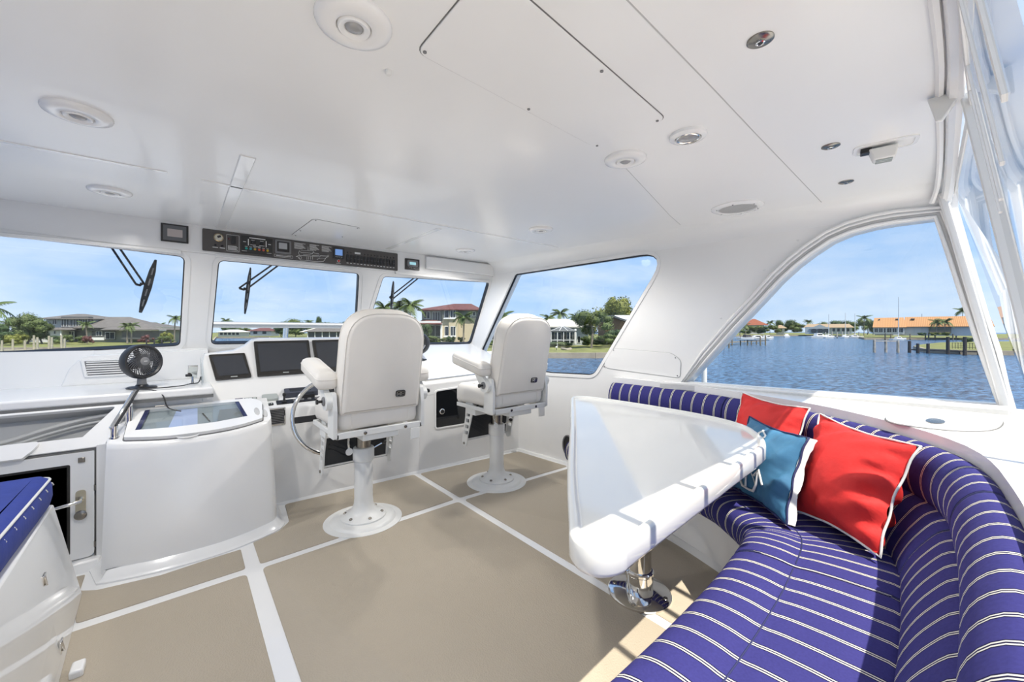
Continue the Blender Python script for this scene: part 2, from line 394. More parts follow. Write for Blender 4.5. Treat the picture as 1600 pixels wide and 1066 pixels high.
# windshield
WP0 = Vector((0, 3.95, 1.12)); WD = (Vector((0, 3.62, 1.77))-WP0); WL = WD.length; WD.normalize(); WN = Vector((0, WD.z, -WD.y))
def wsf(x, s, w): return Vector((x, 0, 0))+WP0+WD*s+WN*w
wins = [[(-1.22, -0.05), (-0.005, 0.014), (0.022, WL), (-1.22, WL+0.05)], [(0.178, 0.02), (1.30, 0.02), (1.228, WL-0.008), (0.21, WL-0.002)], [(1.36, -0.02), (2.655, -0.035), (2.665, WL+0.025), (1.448, WL-0.015)]]
wh = [rpoly(q, 0.045, 5) for q in wins]
b = MB(); b.plate([(-1.45, -0.12), (2.76, -0.12), (2.72, WL+0.035), (-1.45, WL+0.035)], wh, wsf, 0.0, 0.06); struct(b.build('wall_front', gel))['label'] = 'raked white windshield frame with three windows'
for i, q in enumerate(wh):
    w = empty('window_%d' % (i+1)); struct(w); w['label'] = ['port windshield pane behind the desk fan', 'centre windshield pane above the helm displays', 'starboard windshield pane behind the two helm chairs'][i]
    m = MB(); m.plate(inset(q, 0.0), [inset(q, 0.007)], wsf, 0.006, 0.05); m.build('gasket', black, w)
    m = MB(); m.plate(q, [], wsf, 0.035, 0.04); m.build('pane', glass, w)
    m = MB(); m.plate(inset(q, -0.035), [inset(q, -0.030)], wsf, -0.003, 0.0); m.build('frame', gelrough, w)
# header over the windshield
b = MB(); b.hexa([(-1.45, 3.60, 1.80), (2.74, 3.60, 1.80), (-1.45, 3.70, 1.83), (2.74, 3.70, 1.83), (-1.45, 3.60, 2.02), (2.74, 3.60, 2.02), (-1.45, 3.70, 2.02), (2.74, 3.70, 2.02)])
struct(b.build('trim_3', gel, bevel=0.012, seg=3))['label'] = 'white header beam above the windshield'
# shiny blind rails under the header
for k, (x0, x1) in enumerate(((-1.2, 0.0), (0.19, 1.20), (1.55, 2.62))):
    m = MB(); m.box(x0, x1, 3.585, 3.60, 1.785, 1.806); m.box(x0, x1, 3.575, 3.59, 1.783, 1.790)
    tag(m.build('blind_rail', gel, bevel=0.003), 'glossy white blind rail over the %s windshield pane' % ('port', 'centre', 'starboard')[k], 'rail', 'windshield blind rails')
# front bulkhead below the dash
b = MB(); b.hexa([(1.57, 3.239, 0), (2.78, 3.192, 0), (1.57, 3.30, 0), (2.78, 3.25, 0), (1.57, 3.239, .77), (2.78, 3.192, .815), (1.57, 3.30, .77), (2.78, 3.25, .815)])
bulk = struct(b.build('wall_bulkhead', gel)); bulk['label'] = 'white bulkhead below the starboard dash'
m = MB(); m.hexa([(0.50, 3.262, 0), (2.74, 3.178, 0), (0.50, 3.30, 0), (2.74, 3.21, 0), (0.50, 3.276, .02), (2.74, 3.188, .02), (0.50, 3.30, .02), (2.74, 3.21, .02)]); struct(m.build('baseboard_front', gelrough))
m = MB(); m.hexa([(2.69, 3.19, 0), (2.75, 3.19, 0), (2.78, 2.3, 0), (2.83, 2.3, 0), (2.705, 3.19, .02), (2.75, 3.19, .02), (2.795, 2.3, .02), (2.83, 2.3, .02)]); struct(m.build('baseboard_starboard', gelrough))

# dashboard
dash = thing('dashboard', 'glossy white dashboard running under the windshield', 'dashboard', (0, 0, 0))
m = MB(); m.hexa([(1.60, 3.235, .66), (2.76, 3.19, .70), (1.60, 3.97, .66), (2.76, 3.97, .70), (1.60, 3.235, .775), (2.76, 3.19, .815), (1.60, 3.97, 1.09), (2.69, 3.97, 1.10)]); m.build('dash_top', gel, dash, bevel=0.015, seg=3)
m = MB(); m.box(-1.36, 0.16, 3.20, 3.99, 0.84, 0.89); m.build('dash_shelf', gel, dash, bevel=0.012, seg=3)
m = MB(); m.hexa([(-1.36, 3.87, .885), (-.45, 3.87, .885), (-1.36, 4.0, .885), (-.57, 4.0, .885), (-1.36, 3.95, 1.115), (-.45, 3.95, 1.115), (-1.36, 4.0, 1.115), (-.45, 4.0, 1.115)]); m.box(-.46, .16, 3.93, 4.0, .885, 1.115); m.build('dash_cove', gel, dash)
RS = rpoly([(-0.60, .888), (0.16, .888), (0.16, 1.105), (-0.50, 1.085), (-0.565, 1.0)], [.0, .0, .0, .08, .12], 6)
m = MB(); m.plate(RS, [], lambda a, b_, w: (a, 3.88+w, b_), -0.03, 0.09); m.build('dash_riser', gel, dash, bevel=0.006)
# louvred vent in the riser
t = thing('dash_vent', 'slatted air vent in the dash riser left of the desk fan', 'vent')
m = MB(); m.plate([(-.492, .942), (-.235, .942), (-.235, 1.058), (-.51, 1.058)], [[(-.478, .952), (-.245, .952), (-.245, 1.048), (-.494, 1.048)]], lambda a, b_, w: (a, 3.85+w, b_), -0.012, 0.0); m.build('frame', gel, t)
m = MB(); m.box(-.49, -.24, 3.846, 3.849, .945, 1.055); m.build('backing', gray, t)
lv = None
for k in range(6):
    z = .960+k*.0155
    if lv is None:
        mm = MB(); mm.hexa([(-.485, 3.838, 0), (-.24, 3.838, 0), (-.485, 3.849, .004), (-.24, 3.849, .004), (-.485, 3.838, .005), (-.24, 3.838, .005), (-.485, 3.849, .009), (-.24, 3.849, .009)]); lv = mm.mesh('louvre', gel)
    o = link('louvre', lv, t); o.location.z = z

# helm console
helm = thing('helm_console', 'white moulded helm console with three dark displays', 'console', (0, 0, 0))
def face_y(z): return 3.45+.21*(z-.80)/.375
def pod(cz, x):
    ce = face_y(cz); q = -.036*max(0, x-.5)
    return [(3.275+q, 0), (3.27+q, .675), (3.28+q, .695), (3.44+q*.5, .766), (3.50, .880), (ce, cz), (ce+.03, cz+.012), (ce+.10, cz+.006), (3.965, min(cz, 1.10)), (3.965, 0)]
stn = [(0.115, 1.02), (0.13, 1.075), (0.30, 1.095), (0.37, 1.13), (0.42, 1.172), (0.47, 1.182), (.80, 1.182), (1.2, 1.182), (1.58, 1.182), (1.62, 1.16)]
m = MB(); m.loft([[(x, y, z) for y, z in pod(cz, x)] for x, cz in stn]); m.build('body', gel, helm, bevel=0.006, seg=2, ang=30)
def on_face(x, s, w):   # s metres up the display face from z=.80
    d_ = Vector((0, .21, .375)).normalized(); n_ = Vector((0, -.375, .21)).normalized()
    return Vector((x, 3.45, .80))+d_*s+n_*w
ks = 1/Vector((0, .21, .375)).normalized().z
for lab, q in (('left', [(.188, .898), (.401, .904), (.368, 1.077), (.151, 1.071)]), ('mid', [(.438, .906), (.815, .909), (.819, 1.165), (.430, 1.161)]), ('right', [(.848, .909), (1.21, .912), (1.21, 1.168), (.843, 1.164)])):
    P2 = [(x, (z-.80)*ks) for x, z in q]
    m = MB(); m.plate(rpoly(P2, .008, 3), [], on_face, -0.01, 0.016); dsp = m.build('display', bezel, helm, bevel=0.003); dsp['label'] = 'black framed chart display'
    c = [(sum(p[0] for p in P2)/4, sum(p[1] for p in P2)/4)]
    m = MB(); g = 0.022 if lab != 'left' else .018
    ins = [(P2[0][0]+g, P2[0][1]+g*1.5), (P2[1][0]-g*.9, P2[1][1]+g*1.5), (P2[2][0]-g, P2[2][1]-g), (P2[3][0]+g, P2[3][1]-g)]
    m.plate(ins, [], on_face, 0.0155, 0.0175); m.build('screen', screen, dsp)
    bx_ = (P2[0][0]+P2[1][0])/2; m = MB(); m.plate([(bx_-.02, P2[0][1]+.013), (bx_+.02, P2[0][1]+.013), (bx_+.02, P2[0][1]+.020), (bx_-.02, P2[0][1]+.020)], [], on_face, 0.0158, 0.0168); m.build('maker_mark', ltgray, dsp)
def on_shelf(x, y, w):
    return Vector((x, y, .695+(y-3.28)*.444+w))
def slab(name, x0, x1, y0, y1, h, mm, r=.006, parent=helm, base=-0.014):
    m = MB(); m.plate(rpoly([(x0, y0), (x1, y0), (x1, y1), (x0, y1)], r, 3), [], on_shelf, base, h); return m.build(name, mm, parent, bevel=0.002)
sw = slab('switch_plate', .345, .425, 3.395, 3.43, .006, black)
for k in range(3): slab('rocker', .353+k*.024, .371+k*.024, 3.402, 3.424, .011, ltgray, .002, sw)
slab('compass_cover', .455, .555, 3.37, 3.435, .018, ltgray, .012)
pl_ = slab('autopilot_unit', .60, .83, 3.385, 3.45, .040, mat('blue_grey_plastic', (.05, .055, .075), .4), .012); slab('autopilot_screen', .635, .78, 3.40, 3.438, .0415, screen, .004, pl_)
sw = slab('small_switches', .435, .515, 3.318, 3.345, .006, black)
for k in range(4): slab('toggle', .447+k*.017, .456+k*.017, 3.325, 3.338, .013, ltgray, .002, sw)
tp = slab('throttle_plate', .535, .86, 3.315, 3.36, .008, black)
m = MB(); c = on_shelf(.585, 3.338, 0); m.lathe([(.02, .006), (.018, .014), (.009, .018), (.006, .045), (.011, .05), (.012, .066), (.007, .072), (.001, .073)], c, 14); m.build('joystick', black, tp)
for k in range(4):
    m = MB(); m.lathe([(.014, .006), (.013, .016), (.001, .018)], on_shelf(.655+k*.05, 3.34, 0), 12); m.build('knob', gray, tp)
slab('throttle_head', .70, .80, 3.362, 3.385, .03, black, .006)
# console vent grille
vg = MB(); vg.box(.462, .580, 3.258, 3.275, .576, .700); vgo = vg.build('vent_frame', chrome, helm, bevel=0.003)
m = MB(); m.box(.472, .570, 3.2545, 3.2575, .586, .690); m.build('vent_core', black, vgo)
for k in range(9):
    m = MB(); m.box(.472, .570, 3.251, 3.2545, .588+k*.0115, .592+k*.0115); m.build('louvre', gray, vgo)
m = MB(); m.lathe([(.011, 0), (.011, .006), (.006, .01), (.001, .01)], (.62, 3.272, .555), 14, (0, -1, 0)); m.build('key_switch', chrome, helm)
# smoked glove box in the bulkhead
t = thing('glove_box', 'smoked black glove box door in the bulkhead behind the second chair', 'glove box')
GB = rpoly([(1.775, .372), (2.091, .372), (2.091, .716), (1.775, .700)], .02, 4)
def gbf(a, b_, w): return (a, 3.285-(a-.4)*.0391+w, b_)
m = MB(); m.plate(inset(GB, -.014), [GB], gbf, -.014, .0); m.build('frame', gel, t, bevel=.003)
m = MB(); m.plate(GB, [], gbf, -.010, -.003); m.build('door', smoke, t)
m = MB(); m.lathe([(.026, 0), (.026, .008), (.02, .012), (.018, .008), (.001, .008)], gbf(1.832, .515, -.010), 24, (0, -1, 0)); lk = m.build('latch', chrome, t)
m = MB(); m.lathe([(.015, .008), (.012, .013), (.001, .013)], gbf(1.832, .515, -.010), 16, (0, -1, 0)); m.build('latch_button', bezel, lk)
# grab rail along the dash edge
t = thing('dash_grab_rail', 'stainless grab rail along the starboard dash edge', 'grab rail')
m = MB(); m.tube([(1.69, 3.275, .80), (2.32, 3.265, .822)], .010, 10); m.build('tube', chrome, t)
for x in (1.80, 2.20):
    m = MB(); m.cyl((x, 3.275, .75), (x, 3.275, .80), .007, n=10); m.build('post', chrome, t)
t = thing('wall_vent', 'dark oval vent low on the starboard side, half hidden by the table', 'vent')
VO = [(2.55+.05*math.cos(2*PI*k/24), .18+.085*math.sin(2*PI*k/24)) for k in range(24)]
m = MB(); m.plate(inset(VO, -.010), [VO], wall_s, -.012, .0); m.build('rim', gray, t)
m = MB(); m.plate(VO, [], wall_s, -.006, .0); m.build('cover', black, t)
t = thing('stanchion', 'short white stanchion outside the front corner of the arched opening', 'stanchion', (3.17, 1.46, .80))
m = MB(); m.cyl((0, 0, -.3), (0, 0, .19), .020, n=12); m.build('post', powder, t); m = MB(); m.lathe([(.035, -.02), (.035, .0), (.022, .02)], (0, 0, 0), 14); m.build('collar', powder, t)
t = None

# steering wheel
sw = thing('steering_wheel', 'large chrome ship steering wheel in front of the first helm chair', 'steering wheel', (.855, 3.075, .632))
wn = Vector((0, -math.cos(R(14)), math.sin(R(14)))); wu = Vector((1, 0, 0)); wv = wn.cross(wu)
ring = [wu*math.cos(2*PI*k/56)*.268+wv*math.sin(2*PI*k/56)*.268 for k in range(56)]
m = MB(); m.tube(ring, .0145, 12, True); m.build('rim', chrome, sw, ang=80)
for a in (180, 0, 90, 270):
    d_ = wu*math.cos(R(a))+wv*math.sin(R(a)); s_ = wn.cross(d_)
    m = MB(); m.obox(d_*.15-wn*.012, d_*.118, s_*.022, wn*.005); m.build('spoke', black, sw, bevel=.003)
m = MB(); m.lathe([(.06, -.03), (.06, -.01), (.045, .004), (.001, .006)], (0, 0, 0), 24, wn); m.build('hub', black, sw)
m = MB(); m.cyl(-wn*.02, -wn*.235, .03, .04, 18); m.build('shaft', black, sw)

# ------------------------------------------------------------------ helm chairs
def make_chair():
    t = empty('helm_chair')
    m = MB(); m.lathe([(.245, 0), (.245, .006), (.235, .009), (.205, .010), (.195, .022), (.18, .027), (.001, .027)], n=48); m.build('floor_ring', powder, t)
    m = MB(); m.lathe([(.142, .026), (.142, .036), (.135, .042), (.10, .056), (.075, .078), (.062, .11), (.058, .15), (.058, .41), (.055, .415)], n=36); ped = m.build('pedestal', powder, t)
    bolt = None
    for k in range(6):
        a = R(30+60*k); mm = MB(); mm.lathe([(.011, 0), (.011, .006), (.007, .01), (.001, .01)], n=10)
        if bolt is None: bolt = mm.mesh('bolt', brushed)
        o = link('bolt', bolt, ped); o.location = (.116*math.cos(a), .116*math.sin(a), .047)
    m = MB(); m.lathe([(.058, .395), (.067, .40), (.067, .475), (.063, .482), (.048, .484)], n=32); m.build('collar', powder, t)
    m = MB(); m.cyl((0, 0, .47), (0, 0, .585), .046, n=28); m.build('post', brushed, t)
    m = MB(); m.cyl((.06, -.02, .47), (.115, -.03, .495), .005, n=8); lv_ = m.build('height_lever', chrome, t)
    m = MB(); m.ball((.125, -.032, .5), .017, 10, (1, 1, .8)); m.build('lever_knob', black, lv_)
    m = MB(); m.lathe([(.085, .565), (.085, .585), (.06, .592), (.001, .592)], n=28); m.build('swivel_plate', powder, t)
    # seat frame: rear bar, side rails, cross bars
    m = MB(); m.box(-.262, .262, -.315, -.292, .635, .672); m.box(-.262, -.245, -.315, .20, .635, .665); m.box(.245, .262, -.315, .20, .635, .665); m.box(-.255, .255, -.06, .06, .59, .635); m.box(-.255, .255, .18, .20, .64, .665)
    m.box(-.11, .11, -.305, .10, .60, .64); m.build('seat_frame', powder, t, bevel=.004)
    for x in (-.10, .15): m = MB(); m.lathe([(.010, 0), (.010, .004), (.001, .006)], (x, -.315, .652), 12, (0, -1, 0)); m.build('frame_screw', brushed, t)
    m = MB(); m.box(.185, .245, -.316, -.304, .565, .636); m.build('slide_tab', powder, t, bevel=.003)
    # seat cushion
    so = rpoly([(-.245, -.30), (.245, -.30), (.25, .27), (-.25, .27)], [.05, .05, .09, .09], 6)
    m = MB(); m.puff(so, [(.035, .672), (.010, .682), (0, .71), (0, .765), (.010, .795), (.030, .812), (.045, .816)], lambda a, b_, w: (a, b_, w-(max(0, b_-.15)*.25 if w < .72 else 0)))
    sc = m.build('seat_cushion', cream, t, ang=70)
    for x in (-.175, .175): m = MB(); m.tube([(x, -.300, .69), (x, -.303, .74), (x, -.296, .79), (x, -.26, .814), (x, .1, .822)], .0022, 5); m.build('seam', cream, sc)
    # backrest: reclined slab
    ro = rpoly([(-.243, -.035), (.243, -.035), (.236, .57), (-.236, .57)], [.03, .03, .19, .19], 9)
    ca, sa = math.cos(R(12.5)), math.sin(R(12.5))
    def bk(a, b_, w): return (a, -.228-b_*sa*1.0+w*ca, .815+b_*ca+w*sa)
    m = MB(); m.puff(ro, [(.027, -.098), (.018, -.094), (.004, -.078), (0, -.06), (0, .02), (.010, .05), (.024, .062), (.028, .063)], bk)
    br = m.build('backrest', cream, t, ang=70)
    m = MB(); m.tube([bk(a, b_, -.083) for a, b_ in inset(ro, .006)], .0035, 6, True); m.build('piping', cream, br, ang=80)
    m = MB(); m.tube([bk(a, b_, .022) for a, b_ in inset(ro, -.001)], .003, 6, True); m.build('piping', cream, br, ang=80)
    em = rpoly([(.075, .055), (.135, .055), (.135, .095), (.075, .095)], .012, 4)
    m = MB(); m.plate(em, [], bk, -.106, -.09); e_ = m.build('badge', bezel, br); e_['label'] = 'small dark oval maker badge'
    m = MB(); m.plate(inset(em, .004), [inset(em, .007)], bk, -.1075, -.105); m.plate([(.085, .072), (.125, .072), (.125, .078), (.085, .078)], [], bk, -.1075, -.105); m.plate(rpoly([(.098, .065), (.112, .065), (.112, .085), (.098, .085)], .005, 3), [], bk, -.1075, -.105); m.build('badge_emblem', chrome, e_)
    for s_ in (-1, 1):
        x = .268*s_
        # upright side plate
        m = MB(); m.plate(rpoly([(-.315, .64), (-.20, .64), (-.215, .80), (-.235, .90), (-.30, .90), (-.318, .80)], [.005, .005, .02, .03, .03, .01], 4), [], lambda a, b_, w: (x+w*s_, a, b_), -.012, .010); m.build('side_plate', powder, t, bevel=.002)
        x2 = .292*s_
        # arm bracket
        m = MB(); m.plate(rpoly([(-.315, .855), (-.285, .80), (-.215, .80), (-.195, .845), (-.085, .985), (-.16, .99), (-.235, .905)], [.03, .04, .04, .03, .01, .01, .03], 5), [], lambda a, b_, w: (x2+w*s_, a, b_), -.014, .016); ab = m.build('arm_bracket', powder, t, bevel=.004)
        m = MB(); m.lathe([(.026, 0), (.026, .006), (.020, .010), (.001, .010)], (x2+.016*s_, -.245, .85), 20, (s_, 0, 0)); kb = m.build('pivot_cap', gray, ab)
        m = MB(); m.lathe([(.008, .01), (.008, .03), (.014, .032), (.014, .042), (.001, .044)], (x2+.016*s_, -.245, .85), 14, (s_, 0, 0)); m.build('tilt_knob', black, kb)
        # arm pad
        ap = rpoly([(-.062, -.20), (.062, -.20), (.058, .215), (-.058, .215)], [.04, .04, .05, .05], 5)
        def apf(a, b_, w): return (x2+a, b_-.06, 1.0+w+b_*.24-(b_+.05)**2*.5)
        m = MB(); m.puff(ap, [(.014, -.030), (0, -.014), (0, .032), (.010, .052), (.032, .062)], apf); pd = m.build('arm_pad', cream, t, ang=70)
        m = MB(); m.tube([apf(a, b_, .03) for a, b_ in inset(ap, -.001)], .0025, 5, True); m.build('pad_piping', cream, pd, ang=80)
        # ladder bracket of the footrest
        xl = .228*s_
        outl = rpoly([(.005, .675), (.105, .675), (.115, .55), (.165, .345), (.150, .305), (.095, .32), (.085, .40), (.02, .58)], [.004, .004, .02, .03, .03, .03, .02, .02], 4)
        hol = []
        for k in range(5):
            z0 = .61-k*.050; yy = .064+k*.010
            hol.append(rpoly([(yy-.024, z0), (yy+.022, z0), (yy+.020, z0+.030), (yy-.026, z0+.030)], .004, 2))
        m = MB(); m.plate(outl, hol, lambda a, b_, w: (xl+w, a, b_), -.005, .005); m.build('footrest_bracket', powder, t)
        m = MB(); m.lathe([(.010, 0), (.010, .006), (.001, .008)], (xl+.005*s_, .130, .335), 12, (s_, 0, 0)); m.build('pivot_bolt', brushed, t)
    # folded footrest with chevron tread
    def ff(a, b_, w): return (a, .108+(.62-b_)*.16+w, b_)
    fo = rpoly([(-.222, .345), (.222, .345), (.222, .60), (.13, .655), (-.13, .655), (-.222, .60)], [.01, .01, .06, .05, .05, .06], 5)
    m = MB(); m.plate(fo, [inset(fo, .016)], ff, -.010, .012); m.build('footrest_frame', powder, t, bevel=.002)
    m = MB(); m.plate(inset(fo, .014), [], ff, -.004, .006); mt = m.build('footrest_mat', rubber, t)
    m = MB()
    for k in range(8):
        for s_ in (-1, 1):
            z0 = .37+k*.034
            if z0+.07 > .65: continue
            p0 = Vector(ff(.03*s_, z0, -.006)); p1 = Vector(ff(.18*s_, min(z0+.10, .62), -.006)); m.bar(p0, p1, .012, .006, (0, 1, 0))
    m.build('tread_ridges', rubber, mt)
    # slide crank below the seat
    m = MB(); m.tube([(-.10, -.08, .615), (-.14, -.14, .60), (-.15, -.17, .565), (-.15, -.18, .535)], .006, 8); ck = m.build('slide_crank', chrome, t)
    m = MB(); m.lathe([(.020, -.004), (.022, 0), (.020, .005), (.001, .006)], (-.15, -.185, .52), 16, (0, -1, 0)); m.build('crank_knob', powder, ck)
    return t
ch = make_chair(); ch.location = (.931, 2.667, 0)
tag(ch, 'cream padded helm chair in front of the steering wheel, nearer of the two', 'chair', 'helm chairs')
c2 = copy_tree(ch); c2.location = (2.012, 2.632, 0); tag(c2, 'cream padded helm chair by the starboard window, beside the smoked glove box', 'chair', 'helm chairs')

# ------------------------------------------------------------------ dining table
t = thing('dining_table', 'glossy white three-cornered dining table with raised rim on a chrome pedestal', 'table', (1.68, 1.08, 0))
TO = spline([(.80, .728), (1.063, .976), (1.463, 1.327), (1.90, 1.715), (2.20, 1.985), (2.30, 2.06), (2.375, 2.05), (2.425, 1.96), (2.447, 1.776), (2.455, 1.55), (2.451, 1.336), (2.435, 1.15), (2.395, .98), (2.308, .83), (2.16, .72), (2.02, .655), (1.875, .632), (1.30, .592), (.878, .563), (.80, .556), (.745, .58), (.728, .625), (.745, .675)], 4, True)
TO = [(p.x-1.68, p.y-1.08) for p in [Vector((q.x, q.y)) for q in [Vector((a[0], a[1], 0)) for a in TO]]]
def table_top(m_):
    L_ = [(.022, .668), (.006, .676), (0, .688), (0, .737), (.003, .744), (.009, .7475), (.018, .7475), (.024, .744), (.030, .734), (.036, .732)]
    m_.loft([[(a, b_, w) for a, b_ in (inset(TO, i) if i else TO)] for i, w in L_], False, False)
    for i, w in (L_[0], L_[-1]):
        q = inset(TO, i); tri = tessellate_polygon([[Vector((x, y, 0)) for x, y in q]]); m_.add([(x, y, w) for x, y in q], [tuple(f) for f in tri])
m = MB(); m.puff(TO, [(.06, .665), (.022, .668), (.006, .680), (0, .70), (0, .735), (.004, .744), (.012, .748), (.018, .7475), (.024, .744), (.030, .734), (.036, .732)], lambda a, b_, w: (a, b_, w)) if False else table_top(m); m.build('tabletop', mat('table_gelcoat', (.75, .75, .72), .08, coat=.2), t, ang=60)
m = MB(); m.lathe([(.145, 0), (.145, .008), (.138, .012), (.05, .013), (.001, .013)], (0, 0, .004), 48); base = m.build('base_plate', chrome, t)
for k in range(4):
    a = R(20+90*k); m = MB(); m.lathe([(.010, 0), (.009, .004), (.001, .005)], (.118*math.cos(a), .118*math.sin(a), .016), 12); m.build('screw', brushed, base)
m = MB(); m.lathe([(.062, .012), (.062, .10), (.066, .105), (.066, .115), (.060, .12)], n=36); m.build('sleeve', chrome, t)
m = MB(); m.cyl((0, 0, .10), (0, 0, .668), .055, n=36); m.build('column', chrome, t)

# ------------------------------------------------------------------ curved sofa
OC = spline([(2.775, 2.04, 0), (2.79, 1.75, 0), (2.79, 1.45, 0), (2.755, 1.18, 0), (2.68, .90, 0), (2.565, .60, 0), (2.42, .39, 0), (2.25, .205, 0), (2.06, .075, 0), (1.86, .012, 0), (1.62, -.02, 0), (1.38, -.042, 0), (1.08, -.056, 0), (.75, -.06, 0), (.40, -.06, 0)], 12)
acc = [0.0]
for i in range(1, len(OC)): acc.append(acc[-1]+(OC[i]-OC[i-1]).length)
SL = acc[-1]
def oc(s):
    s = min(max(s, 0), SL)
    import bisect
    i = max(1, min(bisect.bisect_left(acc, s), len(OC)-1)); f = (s-acc[i-1])/max(acc[i]-acc[i-1], 1e-9)
    p = OC[i-1].lerp(OC[i], f)
    d = (oc_raw(s+.06)-oc_raw(s-.06)).normalized()
    return p, Vector((d.y, -d.x, 0))       # inward normal
def oc_raw(s):
    import bisect
    s = min(max(s, 0), SL); i = max(1, min(bisect.bisect_left(acc, s), len(OC)-1)); f = (s-acc[i-1])/max(acc[i]-acc[i-1], 1e-9)
    return OC[i-1].lerp(OC[i], f)
# sanity: the normal must point into the room
_p, _n = oc(0.2)
NS = -1 if _n.x > 0 else 1
def sec_at(s, d, z):
    p, n = oc(s); q = p+n*NS*d; return Vector((q.x, q.y, z))
def arc_of(px_, py_):
    return min((abs((OC[i]-Vector((px_, py_, 0))).length), acc[i]) for i in range(len(OC)))[1]
sofa = thing('sofa', 'curved built-in sofa in navy pinstripe canvas along the starboard corner', 'sofa', (0, 0, 0))
def sweep(name, prof, s0, s1, parent, mm=stripes, step=.03, endr=.02, cen=None, uvoff=0.0):
    """sweep a closed (d,z) profile along the sofa curve with softly closed ends, UV.x = metres along the curve"""
    n = max(4, int((s1-s0)/step)); st = []
    cx_ = sum(p[0] for p in prof)/len(prof); cz_ = sum(p[1] for p in prof)/len(prof)
    ss = [(s0+.0005, .93), (s0+endr*.15, .965), (s0+endr*.5, .99)]+[(s0+endr+(s1-s0-2*endr)*k/n, 1) for k in range(n+1)]+[(s1-endr*.5, .99), (s1-endr*.15, .965), (s1-.0005, .93)]
    m = MB(); loops = []; us = []
    for s, k in ss:
        loops.append([sec_at(s, cx_+(d-cx_)*k, cz_+(z-cz_)*k) for d, z in prof]); us.append(s)
    m.loft(loops)
    me = m.mesh(name, mm, True, 70)
    uvl = me.uv_layers.new(name='UVMap'); npf = len(prof)
    for l in me.loops:
        uvl.data[l.index].uv = (us[l.vertex_index//npf]+uvoff, (l.vertex_index % npf)/npf)
    return link(name, me, parent)
def rp2(pts, r):
    q = rpoly(pts, r, 3); return [(p.x, p.y) for p in spline([(a, b_, 0) for a, b_ in q], 2, True)]
def sp2(pts): return [(p.x, p.y) for p in spline([(a, b_, 0) for a, b_ in pts], 3, True)]
seatp = sp2([(.17, .30), (.38, .299), (.59, .302), (.640, .335), (.652, .385), (.632, .430), (.580, .452), (.51, .454), (.455, .447), (.40, .453), (.29, .456), (.18, .447), (.165, .37)])
lowp = sp2([(.04, .40), (.175, .402), (.197, .45), (.175, .52), (.138, .585), (.098, .632), (.05, .634), (.035, .51)])
bolp = sp2([(-.03, .615), (.035, .600), (.080, .640), (.098, .705), (.086, .768), (.050, .814), (.008, .820), (-.026, .775), (-.036, .70)])
sA = arc_of(1.66, .03); sS = arc_of(2.49, .57); sB = arc_of(2.72, 1.10)
for nm, lst, pr in (('seat_cushion', [(0.02, sS), (sS, sA), (sA, SL)], seatp), ('back_cushion', [(0.02, sB), (sB, sA-.18), (sA-.18, SL)], lowp), ('back_bolster', [(0.02, sB), (sB, sA), (sA, SL)], bolp)):
    for s0, s1 in lst:
        o = sweep(nm, pr, s0+.002, s1-.002, sofa)
        # welt along both ends
        for s in (s0+.006, s1-.006): m = MB(); m.tube([sec_at(s, d, z) for d, z in inset(pr, .004)], .0025, 5, True); m.build('welt', navy, o, ang=80)
for s0, s1 in ((.03, sS-.02), (sS+.02, sA-.02), (sA+.02, SL-.03)): m = MB(); m.tube([sec_at(s0+(s1-s0)*k/30, .455, .4475) for k in range(31)], .0022, 5); m.build('seat_crease', navy, sofa)
# white base with toe kick
nst = 60; loops = []
for k in range(nst+1):
    s = .02+(SL-.04)*k/nst; loops.append([sec_at(s, d, z) for d, z in [(.0, .0), (.52, .0), (.52, .05), (.57, .085), (.58, .30), (.0, .30)]])
m = MB(); m.loft(loops); m.build('base', gel, sofa, ang=50)
loops = []
for k in range(nst+1):
    s = .02+(SL-.04)*k/nst; loops.append([sec_at(s, d, z) for d, z in [(-.045, .28), (.05, .28), (.05, .60), (-.045, .70)]])
m = MB(); m.loft(loops); m.build('back_shell', gel, sofa, ang=50)

# coaming deck between the sofa and the side window
poly = [tuple(sec_at(k/40*SL, -.002, 0))[:2] for k in range(41)]+[(.40, -.34), (3.12, -.34), (wx(0)+.02, 0), (wx(1.0)+.02, 1.0), (wx(2.0)+.02, 2.04)]
m = MB(); m.prism(poly, .80, .862); struct(m.build('trim_4', gel))['label'] = 'white coaming deck behind the sofa back'
m = MB(); m.prism([(.40, -.34), (3.12, -.34), (3.12, -.30), (.40, -.30)], 0, .81); struct(m.build('wall_aft', gel))['label'] = 'low white coaming wall aft of the sofa'
t = thing('coaming_hatch', 'flush oval hatch lid in the coaming deck behind the red pillow', 'hatch', (2.54, .145, .862))
OH = [(.27*math.copysign(abs(math.cos(a))**.75, math.cos(a)), .16*math.copysign(abs(math.sin(a))**.75, math.sin(a))) for a in [2*PI*k/48 for k in range(48)]]
OH = [(x*.97-y*.25, y-x*.08) for x, y in OH]
m = MB(); m.puff(OH, [(0, 0), (0, .006), (.006, .009)], lambda a, b_, w: (a, b_, w)); m.build('lid', gel, t, ang=30)
m = MB(); m.plate(inset(OH, -.004), [OH], lambda a, b_, w: (a, b_, w), 0, .002); m.build('gap', seam, t)
m = MB(); m.loft([[(-.114+.07*math.cos(2*PI*k/24)*q, .015+.028*math.sin(2*PI*k/24)*q, z) for k in range(24)] for q, z in ((1, .008), (1, .012), (.8, .014))]); m.build('latch', brushed, t)

